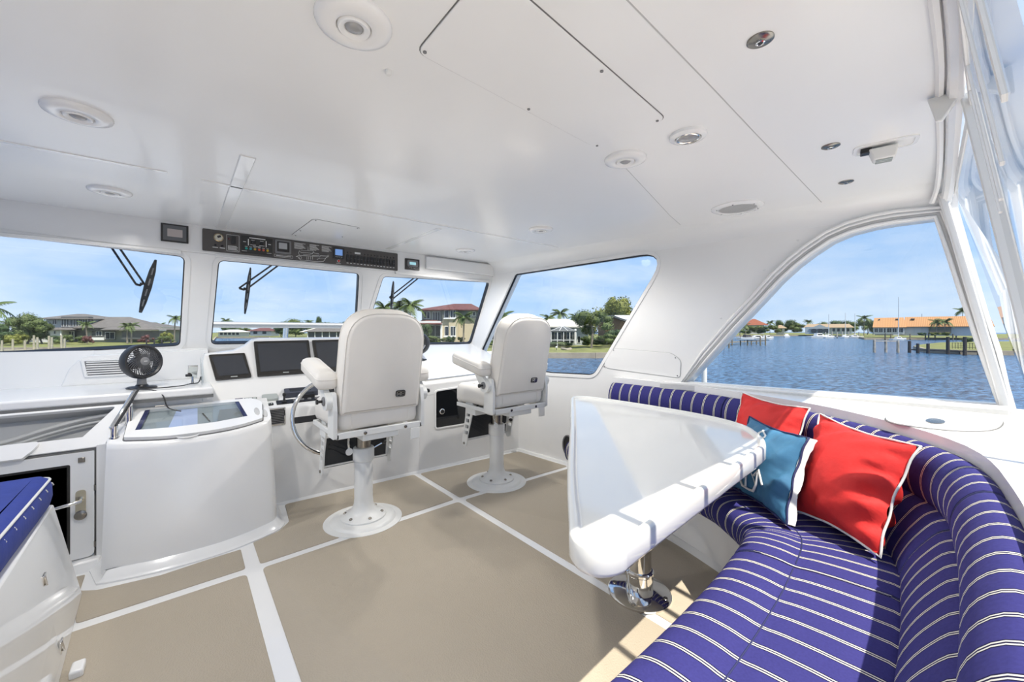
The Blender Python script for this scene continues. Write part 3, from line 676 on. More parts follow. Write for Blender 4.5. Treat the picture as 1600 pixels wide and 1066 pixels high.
# ------------------------------------------------------------------ pillows
def pillow(name, c, th, mm, label, pipe, seed, group=None, wr=.006, off=(0, 0, 0)):
    rr = random.Random(seed); C4 = [Vector(p)+Vector(off) for p in c]; cen = sum(C4, Vector())/4
    nrm = (C4[1]-C4[0]).cross(C4[3]-C4[0]).normalized(); n = 20
    if nrm.dot(EYE-cen) < 0: nrm = -nrm
    t = thing(name, label, 'pillow', tuple(cen), 0, group)
    ph = [(rr.uniform(2, 5), rr.uniform(2, 5), rr.uniform(0, 6)) for _ in range(4)]
    def surf(u, v, sd_):
        # edges pulled in between the corners
        pu = u+(u-.5)*-.10*math.sin(PI*v); pv = v+(v-.5)*-.10*math.sin(PI*u)
        p = (C4[0]*(1-pu)+C4[1]*pu)*(1-pv)+(C4[3]*(1-pu)+C4[2]*pu)*pv-cen
        h = th*(math.sin(PI*u)*math.sin(PI*v))**.5
        e_ = min(u, 1-u, v, 1-v); k_ = math.exp(-((e_-.10)/.09)**2)
        w_ = sum(math.sin(a*PI*2*u+b_*PI*2*v+c_) for a, b_, c_ in ph)*wr*k_*1.2+math.sin((u if min(v, 1-v) < min(u, 1-u) else v)*60+ph[0][2])*wr*.7*k_
        return p+nrm*sd_*(h+w_)
    m = MB()
    g = [[surf(i/n, j/n, 1) for i in range(n+1)] for j in range(n+1)]; h = [[surf(i/n, j/n, -1) for i in range(n+1)] for j in range(n+1)]
    vs_ = [p for r_ in g for p in r_]; fs = []
    for j in range(n):
        for i in range(n): fs.append((j*(n+1)+i, j*(n+1)+i+1, (j+1)*(n+1)+i+1, (j+1)*(n+1)+i))
    K = len(vs_); vs_ += [p for r_ in h for p in r_]
    fs += [tuple(K+i for i in reversed(f)) for f in fs[:]]
    m.add(vs_, fs)
    me = m.mesh('cover', mm, True, 180, recalc=False)
    bm = bmesh.new(); bm.from_mesh(me); bmesh.ops.remove_doubles(bm, verts=bm.verts, dist=.0015); bmesh.ops.recalc_face_normals(bm, faces=bm.faces); bm.to_mesh(me); bm.free()
    o = link('cover', me, t); s_ = o.modifiers.new('smooth', 'SUBSURF'); s_.levels = 1; s_.render_levels = 1
    if pipe:
        edge = [surf(i/n, 0, 0) for i in range(n)]+[surf(1, j/n, 0) for j in range(n)]+[surf(1-i/n, 1, 0) for i in range(n)]+[surf(0, 1-j/n, 0) for j in range(n)]
        edge = [p+(p.normalized()*.004)+nrm*math.sin(i*.9)*.0035 for i, p in enumerate(edge)]
        mp_ = MB(); mp_.tube(edge, .0042, 7, True); mp_.build('piping', pipe, t, ang=80)
    return t, surf
pillow('throw_pillow', [(2.36, .535, .850), (1.985, .170, .846), (1.825, .252, .487), (2.03, .555, .480)], .10, redfab, 'large red throw pillow with white piping leaning in the sofa corner', piping, 3, 'red throw pillows', wr=.008)
pillow('throw_pillow', [(2.66, .99, .868), (2.44, .60, .858), (2.26, .63, .50), (2.46, 1.02, .50)], .07, redfab, 'red throw pillow half hidden behind the blue anchor pillow', piping, 5, 'red throw pillows')
pt, ps_ = pillow('anchor_pillow', [(2.42, .865, .775), (2.045, .507, .795), (1.865, .535, .478), (2.12, .855, .469)], .068, bluefab, 'teal blue pillow with a white anchor print, between table and red pillow', navy, 9)
# white gathered back edge and anchor print of the blue pillow
m = MB(); e0 = [ps_(1.0, j/16, 0) for j in range(17)]; e1 = [ps_(1.0, j/16, -1)+Vector((.012, -.028, -.004+.004*(j % 2))) for j in range(17)]
m.loft([[a for a in e0], [b_ for b_ in e1]], False, False, False); m.add([p+Vector((.002, .002, .002)) for p in e0+e1], [(i, i+1, i+18, i+17) for i in range(16)]); m.build('white_backing', piping, pt)
def ap(u, v):
    q = ps_(min(u+.06+.16*v, .97), min(v*1.13, .94), 1); return q+(EYE-Vector(pt.location)-q).normalized()*.013
an = MB()
an.tube([ap(.42+.055*math.cos(a), .14+.055*math.sin(a)) for a in [2*PI*k/14 for k in range(14)]], .0042, 6, True)
an.tube([ap(.40, .20), ap(.36, .34), ap(.32, .50), ap(.28, .66), ap(.24, .82)], .0048, 6)
an.tube([ap(.28, .27), ap(.37, .29), ap(.48, .31)], .0042, 6)
an.tube([ap(.04, .64), ap(.09, .76), ap(.17, .83), ap(.26, .85), ap(.37, .82), ap(.46, .73), ap(.50, .60)], .0058, 6)
an.tube([ap(.42, .66), ap(.51, .57), ap(.545, .70)], .0052, 6); an.tube([ap(.02, .70), ap(.05, .60), ap(.10, .66)], .0052, 6)
an.tube([ap(.40+.03*math.sin(k*1.3), .19+k*.05) for k in range(12)], .0025, 5)
an.build('anchor_print', piping, pt, ang=80)

# ------------------------------------------------------------------ chart cabinet (port of the helm)
cab = thing('chart_cabinet', 'white curved-front chart cabinet with a glass-topped lid', 'cabinet', (0, 0, 0))
def zt(y): return .655+.36*(y-2.93)
front_b = spline([(-.31, 2.86, 0), (-.25, 2.835, 0), (-.06, 2.795, 0), (.14, 2.795, 0), (.28, 2.825, 0), (.40, 2.875, 0), (.455, 2.915, 0), (.48, 2.97, 0)], 5)
front_t = spline([(-.30, 2.955, 0), (-.24, 2.93, 0), (-.06, 2.895, 0), (.14, 2.895, 0), (.28, 2.92, 0), (.385, 2.955, 0), (.435, 2.985, 0), (.455, 3.03, 0)], 5)
bo = [(-.31, 3.28), (-.312, 3.05)]+[(p.x, p.y) for p in front_b]+[(.49, 3.1), (.495, 3.28)]
to = [(-.30, 3.28), (-.302, 3.08)]+[(p.x, p.y) for p in front_t]+[(.46, 3.12), (.465, 3.28)]
def mixl(a, b_, k): return [(p[0]+(q[0]-p[0])*k, p[1]+(q[1]-p[1])*k) for p, q in zip(a, b_)]
lp = []
for k in (0, .1, .3, .5, .7, .88, .95):
    o = mixl(bo, to, k**1.15); lp.append([(x, y, k*(zt(mixl(bo, to, 1)[i][1])-.0)) for i, (x, y) in enumerate(o)])
lp.append([(x, y, zt(y)-.006) for x, y in to]); ti = inset(to, .010 if False else -.0); 
lp.append([(x, y, zt(y)) for x, y in inset(to, .012)])
m = MB(); m.loft(lp); m.build('body', gel, cab, ang=45)
lo = [(-.36, 3.28), (-.365, 2.99)]+[(p.x-.012, p.y-.045) for p in front_b[:12]]+[(p.x+.01, p.y-.045) for p in front_b[12:22]]+[(p.x+.035, p.y-.04) for p in front_b[22:]]+[(.525, 3.0), (.53, 3.28)]
m = MB(); m.loft([[(x, y, 0) for x, y in lo], [(x, y, .008) for x, y in lo], [(x, y, .016) for x, y in inset(lo, .02)], [(x, y, .05) for x, y in inset(lo, .042)]]); m.build('plinth', gel, cab, ang=60)
def lidf(x, y, w): return (x, y-w*.33, zt(y)+w*.94)
LF = spline([(-.235, 2.955, 0), (-.06, 2.918, 0), (.14, 2.918, 0), (.28, 2.94, 0), (.40, 2.985, 0)], 6)
LO = rpoly([(-.225, 3.25)]+[(p.x, p.y) for p in LF]+[(.425, 3.19), (.37, 3.25)], [.03]+[.02]+[0]*(len(LF)-2)+[.04]+[.05, .04], 4)
PN = [(-.164, 3.222), (-.195, 3.014), (-.05, 3.0), (.15, 3.0), (.325, 3.028), (.296, 3.222)]
m = MB(); m.plate(LO, [PN], lidf, .002, .022); lid = m.build('lid', gel, cab, bevel=.004)
m = MB(); m.plate(inset(LO, -.006), [inset(LO, .004)], lidf, -.002, .003); m.build('lid_gap', seam, cab)
m = MB(); m.plate(PN, [], lidf, -.0, .004); tray = m.build('tray', mat('tray_grey', (.30, .34, .36), .4), lid)
m = MB(); m.plate([(-.02, 3.215), (-.06, 3.006), (.075, 3.003), (.08, 3.215)], [], lidf, .004, .0055); m.build('paper', mat('pale_blue_sheet', (.42, .50, .72), .6), lid)
m = MB(); m.plate([(.19, 3.16), (.17, 3.03), (.30, 3.035), (.285, 3.16)], [], lidf, .004, .008); m.build('notebook', mat('grey_booklet', (.22, .23, .22), .5), lid)
m = MB(); m.plate([(.10, 3.14), (.13, 3.04), (.137, 3.04), (.107, 3.14)], [], lidf, .004, .008); m.build('pencil', brushed, lid)
for a, b_ in (((-.164, 3.222), (-.195, 3.014)), ((.296, 3.222), (.325, 3.028))):
    m = MB(); sg = 1 if a[0] < 0 else -1
    m.plate([a, b_, (b_[0]+.02*sg, b_[1]), (a[0]+.02*sg, a[1])], [], lidf, .016, .019); m.build('dark_edge_strip', navy, lid)
m = MB(); m.plate(PN, [], lidf, .0195, .0215); m.build('glass_pane', glass, lid)
m = MB(); a_ = [Vector(lidf(.03+.055*math.cos(PI*k/16), 2.925-.03*math.sin(PI*k/16)*1.0, .008)) for k in range(17)]
m.loft([[p+Vector((0, .004, .006)) for p in a_], a_, [p+Vector((0, .01, -.012)) for p in a_], [p+Vector((0, .02, -.010)) for p in a_]], False, False, False); m.build('finger_pull', gelrough, lid)
for x in (-.10, .30): 
    m = MB(); m.obox(lidf(x, 3.258, .020), (.022, 0, 0), (0, .005, 0), (0, 0, .004)); m.build('lid_hinge', chrome, cab, bevel=.001)
for i_, c_ in enumerate(((.38, 3.07), (.425, 3.07))):
    m = MB(); m.loft([[lidf(c_[0]+.016*math.cos(2*PI*k/16)*q, c_[1]+.05*math.sin(2*PI*k/16)*q, w) for k in range(16)] for q, w in ((1, .021 if i_ == 0 else -.002), (.9, .024 if i_ == 0 else .004))]); m.build('rubber_bumper', mat('bumper_grey%d' % i_, (.55, .55, .54), .5), cab)
# slanted grab rail at the cabinet's port edge
t = thing('cabinet_grab_rail', 'slanted chrome grab rail on the port edge of the chart cabinet', 'grab rail')
m = MB(); m.bar((-.285, 2.99, .725), (-.205, 3.19, .895), .022, .03); m.build('rail', chrome, t, bevel=.008, seg=3)
m = MB(); m.bar((-.268, 2.995, .742), (-.19, 3.195, .912), .006, .012); m.build('slot', black, t)
for p in ((-.275, 3.0, .0), (-.225, 3.12, .0)):
    z0 = zt(p[1])-.004; m = MB(); m.cyl((p[0], p[1], z0), (p[0], p[1], z0+.065+(p[1]-3.0)*.3), .016, n=16); m.lathe([(.022, 0), (.022, .006), (.016, .008)], (p[0], p[1], z0), 16); m.build('post', chrome, t)

# ------------------------------------------------------------------ companionway door, sill and slanted hatch
d1 = struct(empty('door_1')); d1['label'] = 'half-height white companionway door with dark glass'
def df(a, b_, w): return (a, 3.07+w, b_)
DO = rpoly([(-.90, .055), (-.356, .055), (-.356, .612), (-.90, .612)], [.0, .03, .006, 0], 4); DG = rpoly([(-.86, .085), (-.443, .085), (-.443, .555), (-.86, .555)], .01, 3)
m = MB(); m.plate(DO, [DG], df, -.012, .02); m.build('door_panel', gel, d1, bevel=.003)
m = MB(); m.plate(DG, [inset(DG, .012)], df, -.010, .01); m.build('window_gasket', bezel, d1)
m = MB(); m.plate(inset(DG, .010), [], df, .0, .006); m.build('pane', doorglass, d1)
m = MB(); m.plate([(-.358, .05), (-.348, .05), (-.348, .62), (-.358, .62)], [], df, .0, .02); m.build('door_gap', seam, d1)
m = MB(); m.plate([(-.90, .614), (-.346, .614), (-.346, .622), (-.90, .622)], [], df, -.004, .02); m.build('door_gap', seam, d1)
pk = rpoly([(-.424, .26), (-.386, .26), (-.386, .415), (-.424, .415)], .018, 5)
m = MB(); m.plate(pk, [], df, -.02, -.011); hp = m.build('handle_plate', mat('satin_brass_steel', (.62, .57, .45), .25, metal=1), d1, bevel=.002)
m = MB(); m.lathe([(.024, 0), (.024, .006), (.018, .009), (.001, .009)], df(-.405, .285, -.020), 20, (0, -1, 0)); m.build('lock_rosette', brushed, hp)
m = MB(); m.tube([df(-.405, .365, -.018), df(-.405, .365, -.05), df(-.42, .364, -.058), df(-.47, .358, -.06), df(-.53, .350, -.06)], [.010, .010, .010, .009, .007], 10); m.build('lever', chrome, hp)
m = MB(); m.obox(df(-.402, .572, -.015), (.013, 0, 0), (0, .004, 0), (0, 0, .013)); m.build('latch_tab', brushed, d1, bevel=.002)
for z in (.10, .40):
    m = MB(); m.cyl(df(-.353, z, -.012), df(-.353, z+.03, -.012), .005, n=8); m.build('hinge', brushed, d1)
m = MB(); m.hexa([(-1.35, 2.99, -.01), (-.33, 2.99, -.01), (-1.35, 3.12, -.01), (-.33, 3.12, -.01), (-1.35, 3.02, .05), (-.33, 3.02, .05), (-1.35, 3.12, .05), (-.33, 3.12, .05)]); struct(m.build('trim_5', gel, bevel=.01, seg=3))['label'] = 'white sill below the companionway door'
m = MB(); m.box(-.348, -.312, 3.055, 3.10, 0, .64); struct(m.build('trim_6', gel))['label'] = 'white jamb between door and chart cabinet'
# slanted hatch frame above the door
hs = Vector((0, .13, .20)); HS0 = Vector((0, 3.062, .630)); hsn = Vector((0, -hs.z, hs.y)).normalized(); HL = hs.length; hsd = hs.normalized()
def hf(x, s, w): return Vector((x, 0, 0))+HS0+hsd*s+hsn*w
t = thing('companionway_hatch', 'slanted white companionway hatch with a recessed opening above the door', 'hatch')
ho = [(-1.35, 0), (-.32, 0), (-.215, HL), (-1.35, HL)]; hh = rpoly([(-1.25, .065), (-.405, .065), (-.285, HL-.012), (-1.25, HL-.012)], .008, 3)
m = MB(); m.plate(ho, [hh], hf, -.03, .0); m.build('frame', gel, t, bevel=.004)
m = MB(); m.plate(inset(hh, -.02), [], hf, -.10, -.095); m.build('recess_floor', greyblue, t)
m = MB(); m.plate(inset(hh, -.02), [inset(hh, -.001)], hf, -.098, -.028); m.build('recess_wall', greyblue, t)
m = MB(); pts = [hf(-.90, .075, -.05), hf(-.70, .10, -.05), hf(-.55, .15, -.05), hf(-.42, .185, -.05), hf(-.31, .20, -.05)]; m.tube(spline(pts, 5), .012, 8); m.tube([p+hsd*-.03 for p in spline(pts, 5)], .008, 8); m.build('slide_rail', mat('rail_grey', (.40, .40, .39), .4), t)
m = MB(); m.plate(rpoly([(-1.3, -.02), (-.60, -.02), (-.57, .015), (-.545, .06), (-1.3, .06)], [0, .01, .02, .02, 0], 4), [], hf, -.002, .022); m.build('hatch_lip', gel, t, bevel=.006, seg=3)
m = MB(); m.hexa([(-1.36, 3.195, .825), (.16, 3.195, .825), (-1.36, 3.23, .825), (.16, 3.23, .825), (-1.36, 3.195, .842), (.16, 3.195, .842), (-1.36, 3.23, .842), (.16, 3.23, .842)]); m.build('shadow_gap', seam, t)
# backing behind the cabinet top up to the shelf
m = MB(); m.hexa([(-.33, 3.262, .6), (.16, 3.262, .6), (-.33, 3.30, .6), (.16, 3.30, .6), (-.22, 3.27, .845), (.16, 3.27, .845), (-.22, 3.30, .845), (.16, 3.30, .845)]); m.build('cabinet_back', gel, dash)

# ------------------------------------------------------------------ port settee (companion seat)
st = thing('settee', 'white settee base with a royal blue piped cushion at the left edge', 'settee', (0, 0, 0))
m = MB(); m.hexa([(-1.34, .6, 0), (-.265, .6, 0), (-1.34, 2.76, 0), (-.36, 2.76, 0), (-1.34, .6, .50), (-.385, .6, .50), (-1.34, 2.60, .50), (-.425, 2.60, .50)]); m.build('base', mat('settee_gelcoat', (.80, .80, .785), .06, coat=.6), st, bevel=.008, seg=3)
def sf(y, z, w):
    k = z/.5; x = (-.265-.0440*(y-.6))*(1-k)+(-.385-.020*(y-.6))*k; return (x+w, y, z)
m = MB(); m.plate(rpoly([(1.25, .04), (2.22, .04), (2.34, .43), (1.40, .05)], .01, 3), [], sf, -.001, .001) if False else None
fr = rpoly([(1.35, .04), (2.20, .04), (2.22, .42), (1.36, .42)], .012, 3)
m = MB(); m.plate(fr, [inset(fr, .004)], sf, -.002, .0015); m.build('locker_gap', mat('locker_seam', (.30, .30, .30), .6), st)
m = MB(); m.plate(inset(fr, .004), [], sf, -.002, .003); ld = m.build('locker_door', MATS['settee_gelcoat'], st)
for z in (.08, .34):
    m = MB(); m.obox(sf(2.21, z, .006), (.003, 0, 0), (0, .020, 0), (0, 0, .022)); m.cyl(sf(2.21, z-.02, .010), sf(2.21, z+.02, .010), .004, n=8); m.build('hinge', chrome, ld, bevel=.001)
m = MB(); m.box(-.31, -.272, 2.10, 2.17, 0, .03); m.build('door_stop', gel, st, bevel=.008, seg=3)
so = rpoly([(-1.33, 1.2), (-.42, 1.2), (-.425, 2.60), (-1.33, 2.60)], [.02, .03, .06, .02], 5)
m = MB(); m.puff(so, [(.02, .50), (.003, .512), (-.006, .55), (-.004, .60), (.006, .622), (.025, .635), (.045, .639)], lambda a, b_, w: (a, b_, w)); sc = m.build('seat_cushion', royal, st, ang=70)
m = MB(); m.tube([(x, y, .620) for x, y in inset(so, .003)], .005, 6, True); m.build('piping', piping, sc, ang=80)
tk = None
for k in range(9):
    y = 1.75+k*.10
    m = MB(); m.bar((-.4225, y, .605), (-.4195, y+.012, .592), .004, .004); m.build('stitch', piping, sc)
bc = rpoly([(-1.32, .645), (-.445, .645), (-.44, .94), (-1.32, .94)], .04, 5)
m = MB(); m.puff(bc, [(.03, 1.84), (.005, 1.85), (0, 1.88), (0, 1.96), (.005, 1.99), (.03, 2.0)], lambda a, b_, w: (a, w, b_)); bk_ = m.build('back_cushion', royal, st, ang=70)
m = MB(); m.tube([(a, 1.99, b_) for a, b_ in inset(bc, .004)], .005, 6, True); m.build('piping', piping, bk_, ang=80)

# ------------------------------------------------------------------ desk fans
def make_fan():
    t = empty('desk_fan')
    m = MB(); m.lathe([(.085, 0), (.087, .006), (.08, .013), (.04, .018), (.03, .03), (.001, .03)], n=32); m.build('base', black, t)
    m = MB(); m.loft([[(.028*math.cos(2*PI*k/16)*q, .022*math.sin(2*PI*k/16)*q, z) for k in range(16)] for q, z in ((1.15, .02), (1, .05), (.95, .085), (1, .095))]); m.build('neck', gray, t)
    tl = R(-8); hd = Vector((0, .19))
    c = Vector((0, 0, .195)); nrm = Vector((0, -math.cos(R(6)), math.sin(R(6)))); u = Vector((1, 0, 0)); v = nrm.cross(u)
    def ring(r, d, n=40): return [c+(u*math.cos(2*PI*k/n)+v*math.sin(2*PI*k/n))*r+nrm*d for k in range(n)]
    m = MB(); L_ = [ring(.100, .018), ring(.112, .030), ring(.122, .028), ring(.126, .012), ring(.125, -.02), ring(.112, -.05), ring(.106, -.05), ring(.114, -.02), ring(.112, .012), ring(.100, .018)]
    m.loft(L_, False, False); m.build('shroud', black, t, ang=50)
    m = MB()
    for k in range(36):
        a0 = 2*PI*k/36; pts = []
        for j in range(7):
            r = .026+(.104-.026)*j/6; a = a0+.55*(j/6)**1.3
            pts.append(c+(u*math.cos(a)+v*math.sin(a))*r+nrm*(.030-.012*(j/6)**2))
        m.tube(pts, .0034, 4)
    for rr_ in (.05, .075): m.tube(ring(rr_, .029-.004*(rr_/.075)), .0016, 4, True)
    m.build('grille', mat('fan_grille', (.075, .075, .08), .28), t, ang=80)
    m = MB(); m.lathe([(.03, .022), (.03, .032), (.02, .038), (.001, .039)], c, 24, nrm); hb = m.build('hub_cap', gray, t)
    m = MB(); m.obox(c+nrm*.0392, u*.011, v*.002, nrm*.0006); m.build('maker_mark', whitepaint, hb)
    for k in range(4):
        a = 2*PI*k/4+.3; m = MB(); d0 = u*math.cos(a)+v*math.sin(a); s0 = nrm.cross(d0)
        m.loft([[c+d0*.02+s0*.012+nrm*.004, c+d0*.055+s0*.034+nrm*.010, c+d0*.092+s0*.028+nrm*.010, c+d0*.094-s0*.02-nrm*.012, c+d0*.05-s0*.022-nrm*.012, c+d0*.02-s0*.01-nrm*.006],
                [c+d0*.02+s0*.012+nrm*.002, c+d0*.055+s0*.034+nrm*.008, c+d0*.092+s0*.028+nrm*.008, c+d0*.094-s0*.02-nrm*.014, c+d0*.05-s0*.022-nrm*.014, c+d0*.02-s0*.01-nrm*.008]]); m.build('blade', black, t)
    m = MB(); m.lathe([(.04, -.06), (.045, -.02), (.03, .0)], c, 20, nrm); m.build('motor', black, t)
    m = MB()
    for k in range(18):
        a0 = 2*PI*k/18; m.tube([c+(u*math.cos(a0)+v*math.sin(a0))*.045-nrm*.058, c+(u*math.cos(a0)+v*math.sin(a0))*.10-nrm*.055, c+(u*math.cos(a0)+v*math.sin(a0))*.112-nrm*.045], .002, 4)
    m.build('grille', black, t, ang=80)
    return t
fan = make_fan(); fan.location = (-.190, 3.42, .889); fan.scale = (.86, .86, .86); fan.rotation_euler.z = R(36); tag(fan, 'black desk fan on the port dash shelf beside the vent', 'fan', 'black desk fans')
f2 = copy_tree(fan); f2.location = (1.85, 3.70, .955); f2.rotation_euler.z = R(-62); tag(f2, 'black desk fan on the starboard dash, half hidden by the nearer helm chair', 'fan', 'black desk fans')
cp = spline([(-.25, 3.38, .897), (-.19, 3.33, .897), (-.10, 3.29, .897), (0.0, 3.33, .897), (.05, 3.42, .897), (.09, 3.46, .898), (.105, 3.52, .93)], 8)
m = MB(); m.tube(cp, .0035, 6); tag(m.build('power_cord', black), 'thin black power cord trailing from the desk fan along the shelf', 'cord')
m = MB(); m.tube(spline([(-.24, 3.37, .897), (-.20, 3.29, .897), (-.13, 3.22, .894), (-.085, 3.20, .86), (-.06, 3.16, .79), (.0, 3.13, .765)], 8), .0035, 6); tag(m.build('power_cord', black), 'black cord dropping from the shelf onto the chart cabinet lid', 'cord')
# clear acrylic deflector and phone holder left of the helm
t = thing('acrylic_deflector', 'clear acrylic wing beside the port end of the helm console', 'deflector')
m = MB(); m.plate([(3.23, .80), (3.60, .90), (3.60, 1.06), (3.40, .97)], [], lambda a, b_, w: (.108+w, a, b_), -.004, .0); m.build('sheet', acrylic, t)
t = thing('phone_mount', 'small chrome phone mount on the shelf left of the helm', 'mount', (.06, 3.47, .889))
m = MB(); m.lathe([(.03, 0), (.03, .005), (.008, .009), (.007, .05)], n=16); m.build('foot', chrome, t)
m = MB(); m.obox((.0, -.005, .085), (.026, .01, 0), (-.001, .004, .002), (.002, -.01, .042)); m.build('cradle', chrome, t, bevel=.002)
m = MB(); m.obox((-.02, -.02, .062), (.018, 0, 0), (0, .008, 0), (0, 0, .008)); m.build('clamp', black, t, bevel=.003)

# ------------------------------------------------------------------ overhead instrument panel
HY = 3.60
def hp_(x, z, w): return (x, HY-w, z)
t = thing('instrument_panel', 'long black overhead instrument panel on the header beam', 'instrument panel')
m = MB(); m.plate(rpoly([(.116, 1.822), (1.572, 1.815), (1.572, 1.977), (.116, 1.979)], .008, 3), [], hp_, 0, .012); pan = m.build('plate', panelblk, t, bevel=.002)
def rect(x0, x1, z0, z1, r=.004): return rpoly([(x0, z0), (x1, z0), (x1, z1), (x0, z1)], r, 3)
def badd(name, outl, mm, w0=.010, w1=.015, parent=t, holes=()):
    m_ = MB(); m_.plate(outl, list(holes), hp_, w0, w1); return m_.build(name, mm, parent)
def knob(name, x, z, r, mm, h=.012, parent=t, w0=.011):
    m_ = MB(); m_.lathe([(r, 0), (r, h*.7), (r*.8, h), (.001, h)], hp_(x, z, w0), 20, (0, -1, 0)); return m_.build(name, mm, parent)
g = knob('gauge', .209, 1.925, .030, mat('brass_bezel', (.35, .28, .18), .25, metal=1), .010); knob('gauge_face', .209, 1.925, .023, mat('gauge_face', (.62, .60, .50), .5), .003, g, .0205); m = MB(); m.obox(hp_(.212, 1.931, .0245), (.010, 0, .005), (0, .0004, 0), (-.003, 0, .007)); m.build('gauge_needle', black, g)
for x in (.190, .232):
    k_ = knob('push_button', x, 1.868, .008, black); badd('button_caption', rect(x-.016, x+.016, 1.850, 1.855, .001), whitepaint, .011, .0125, k_)
fr_ = rect(.256, .334, 1.835, 1.957); badd('switch_frame', fr_, whitepaint, .011, .0128, t, [inset(fr_, .002)])
badd('rocker_switch', rect(.285, .312, 1.890, 1.947), black, .011, .024); knob('indicator', .270, 1.925, .006, mat('dark_red_lamp', (.12, .02, .02), .3))
for k in range(4): badd('caption_line', rect(.264, .326-.008*(k % 2), 1.846+k*.0085, 1.850+k*.0085, .001), whitepaint, .011, .0125)
# control box with two dials and coloured buttons
ab_ = badd('control_box', rect(.345, .548, 1.833, 1.963), bezel, .011, .017)
badd('caption', rect(.395, .500, 1.948, 1.9545, .001), whitepaint, .016, .0176, ab_)
for x in (.420, .476): k_ = knob('rotary_knob', x, 1.918, .012, black, .014, ab_, .016); badd('dial_marks', rect(x-.018, x+.018, 1.899, 1.902, .0005), whitepaint, .016, .0176, k_); badd('dial_marks', rect(x-.012, x+.012, 1.934, 1.937, .0005), whitepaint, .016, .0176, k_)
badd('caption', rect(.418, .468, 1.889, 1.892, .0005), whitepaint, .016, .0176, ab_)
for x in (.390, .505): badd('side_bar', rect(x-.003, x+.003, 1.893, 1.941, .001), whitepaint, .016, .0176, ab_)
for x in (.366, .528): badd('side_caption', rect(x-.009, x+.009, 1.915, 1.920, .001), whitepaint, .016, .0176, ab_)
for k, cc in enumerate(((.02, .42, .36), (.06, .38, .46), (.62, .40, .05), (.62, .10, .05), (.62, .12, .08), (.66, .48, .04))):
    kb = knob('lamp_button', .377+k*.0275, 1.868, .0082, mat('lamp_button_%d' % k, cc, .3), .008, ab_, .016); badd('button_caption', rect(.368+k*.0275, .386+k*.0275, 1.8815, 1.884, .0005), whitepaint, .016, .0174, kb)
for x in (.365, .525): badd('caption', rect(x-.016, x+.016, 1.848, 1.8505, .0005), whitepaint, .016, .0174, ab_)
# small screen
b1 = badd('monitor', rect(.566, .677, 1.858, 1.964, .008), gray, .011, .020); badd('monitor_inset', rect(.578, .664, 1.872, 1.952, .005), bezel, .019, .0215, b1); badd('monitor_screen', rect(.590, .648, 1.894, 1.942, .003), mat('pale_lcd', (.45, .46, .47), .3), .021, .0225, b1)
fr_ = rect(.560, .690, 1.829, 1.850, .003); badd('label_strip', fr_, whitepaint, .011, .013, t, [inset(fr_, .0015)]); badd('caption_line', rect(.572, .678, 1.8375, 1.842, .001), whitepaint, .011, .0125)
# printed lists and the white outline drawing of a ship
for x0_, x1_, z0_ in ((.700, .782, 1.955), (.812, .885, 1.957), (.905, .982, 1.957)):
    for k in range(6): badd('caption_line', rect(x0_, x1_-.022*((k*3) % 4)/3, z0_-k*.0085, z0_+.0035-k*.0085, .001), whitepaint, .011, .0125)
def ship(cx, cy):
    k_ = (450+cx/16.81-800)/625; cyb = 555+.1125*cx; cyt = 45+.142*cx
    return hp_(3.59*(.637+.7705*k_)/(.7705-.6374*k_), 1.820+(cyb-cy)/(cyb-cyt)*.157, .0126)
m = MB()
for ln, r_ in (([(210, 490), (270, 500), (290, 540), (330, 578), (700, 622), (930, 626), (965, 590), (1000, 530), (1055, 508), (1078, 485), (1050, 465), (1040, 490), (850, 480)], .0018), ([(210, 490), (300, 462), (640, 488), (840, 512), (850, 480)], .0018), ([(280, 400), (300, 340), (345, 392), (520, 400), (650, 420)], .0020), ([(300, 462), (280, 400)], .0016), ([(340, 345), (530, 345), (655, 348), (690, 400)], .0014), ([(640, 425), (660, 380), (700, 412), (805, 425), (828, 470), (650, 468)], .0018), ([(530, 345), (528, 240)], .0012), ([(515, 310), (545, 310)], .0012), ([(640, 488), (650, 468)], .0014), ([(760, 575), (850, 540), (990, 545)], .0016), ([(400, 440), (620, 455)], .0016)): m.tube([ship(*q) for q in ln], r_, 4)
for cx in (500, 545, 600, 650): m.tube([ship(cx, 500), ship(cx, 572)], .0014, 4)
m.tube([ship(330+32*math.cos(a), 520+32*math.sin(a)) for a in [2*PI*k/12 for k in range(12)]], .0012, 4, True)
m.build('ship_drawing', whitepaint, t)
b2 = badd('depth_display', rect(.994, 1.086, 1.868, 1.962, .006), bezel, .011, .020); badd('lcd', rect(1.010, 1.070, 1.895, 1.947, .002), mat('blue_lcd', (.16, .30, .62), .3, emis=.15), .0195, .021, b2)
for k in range(4): badd('key', rect(1.013+k*.015, 1.022+k*.015, 1.878, 1.883, .001), ltgray, .0195, .021, b2)
k_ = knob('stop_button', 1.040, 1.848, .013, mat('stop_ring', (.62, .62, .60), .4), .005); knob('stop_cap', 1.040, 1.848, .009, mat('red_cap', (.55, .02, .02), .35), .008, k_, .015)
badd('caption_line', rect(1.020, 1.060, 1.826, 1.829, .001), whitepaint, .011, .0125)
for k in range(15):
    x = 1.104+k*.0298; r_ = badd('rocker_switch', rect(x, x+.0205, 1.850, 1.912, .003), black, .011, .019); badd('switch_caption', rect(x+.002, x+.0185, 1.836, 1.842, .0005), whitepaint, .011, .0125, r_)
    badd('rocker_edge', rect(x+.002, x+.0185, 1.880, 1.8815, .0004), gray, .0188, .0196, r_)
    if k >= 5 or k < 2: knob('pilot_lamp', x+.010, 1.932, .0055, black, .006)
badd('label_strip', rect(1.175, 1.225, 1.926, 1.942, .002), whitepaint, .011, .0125)
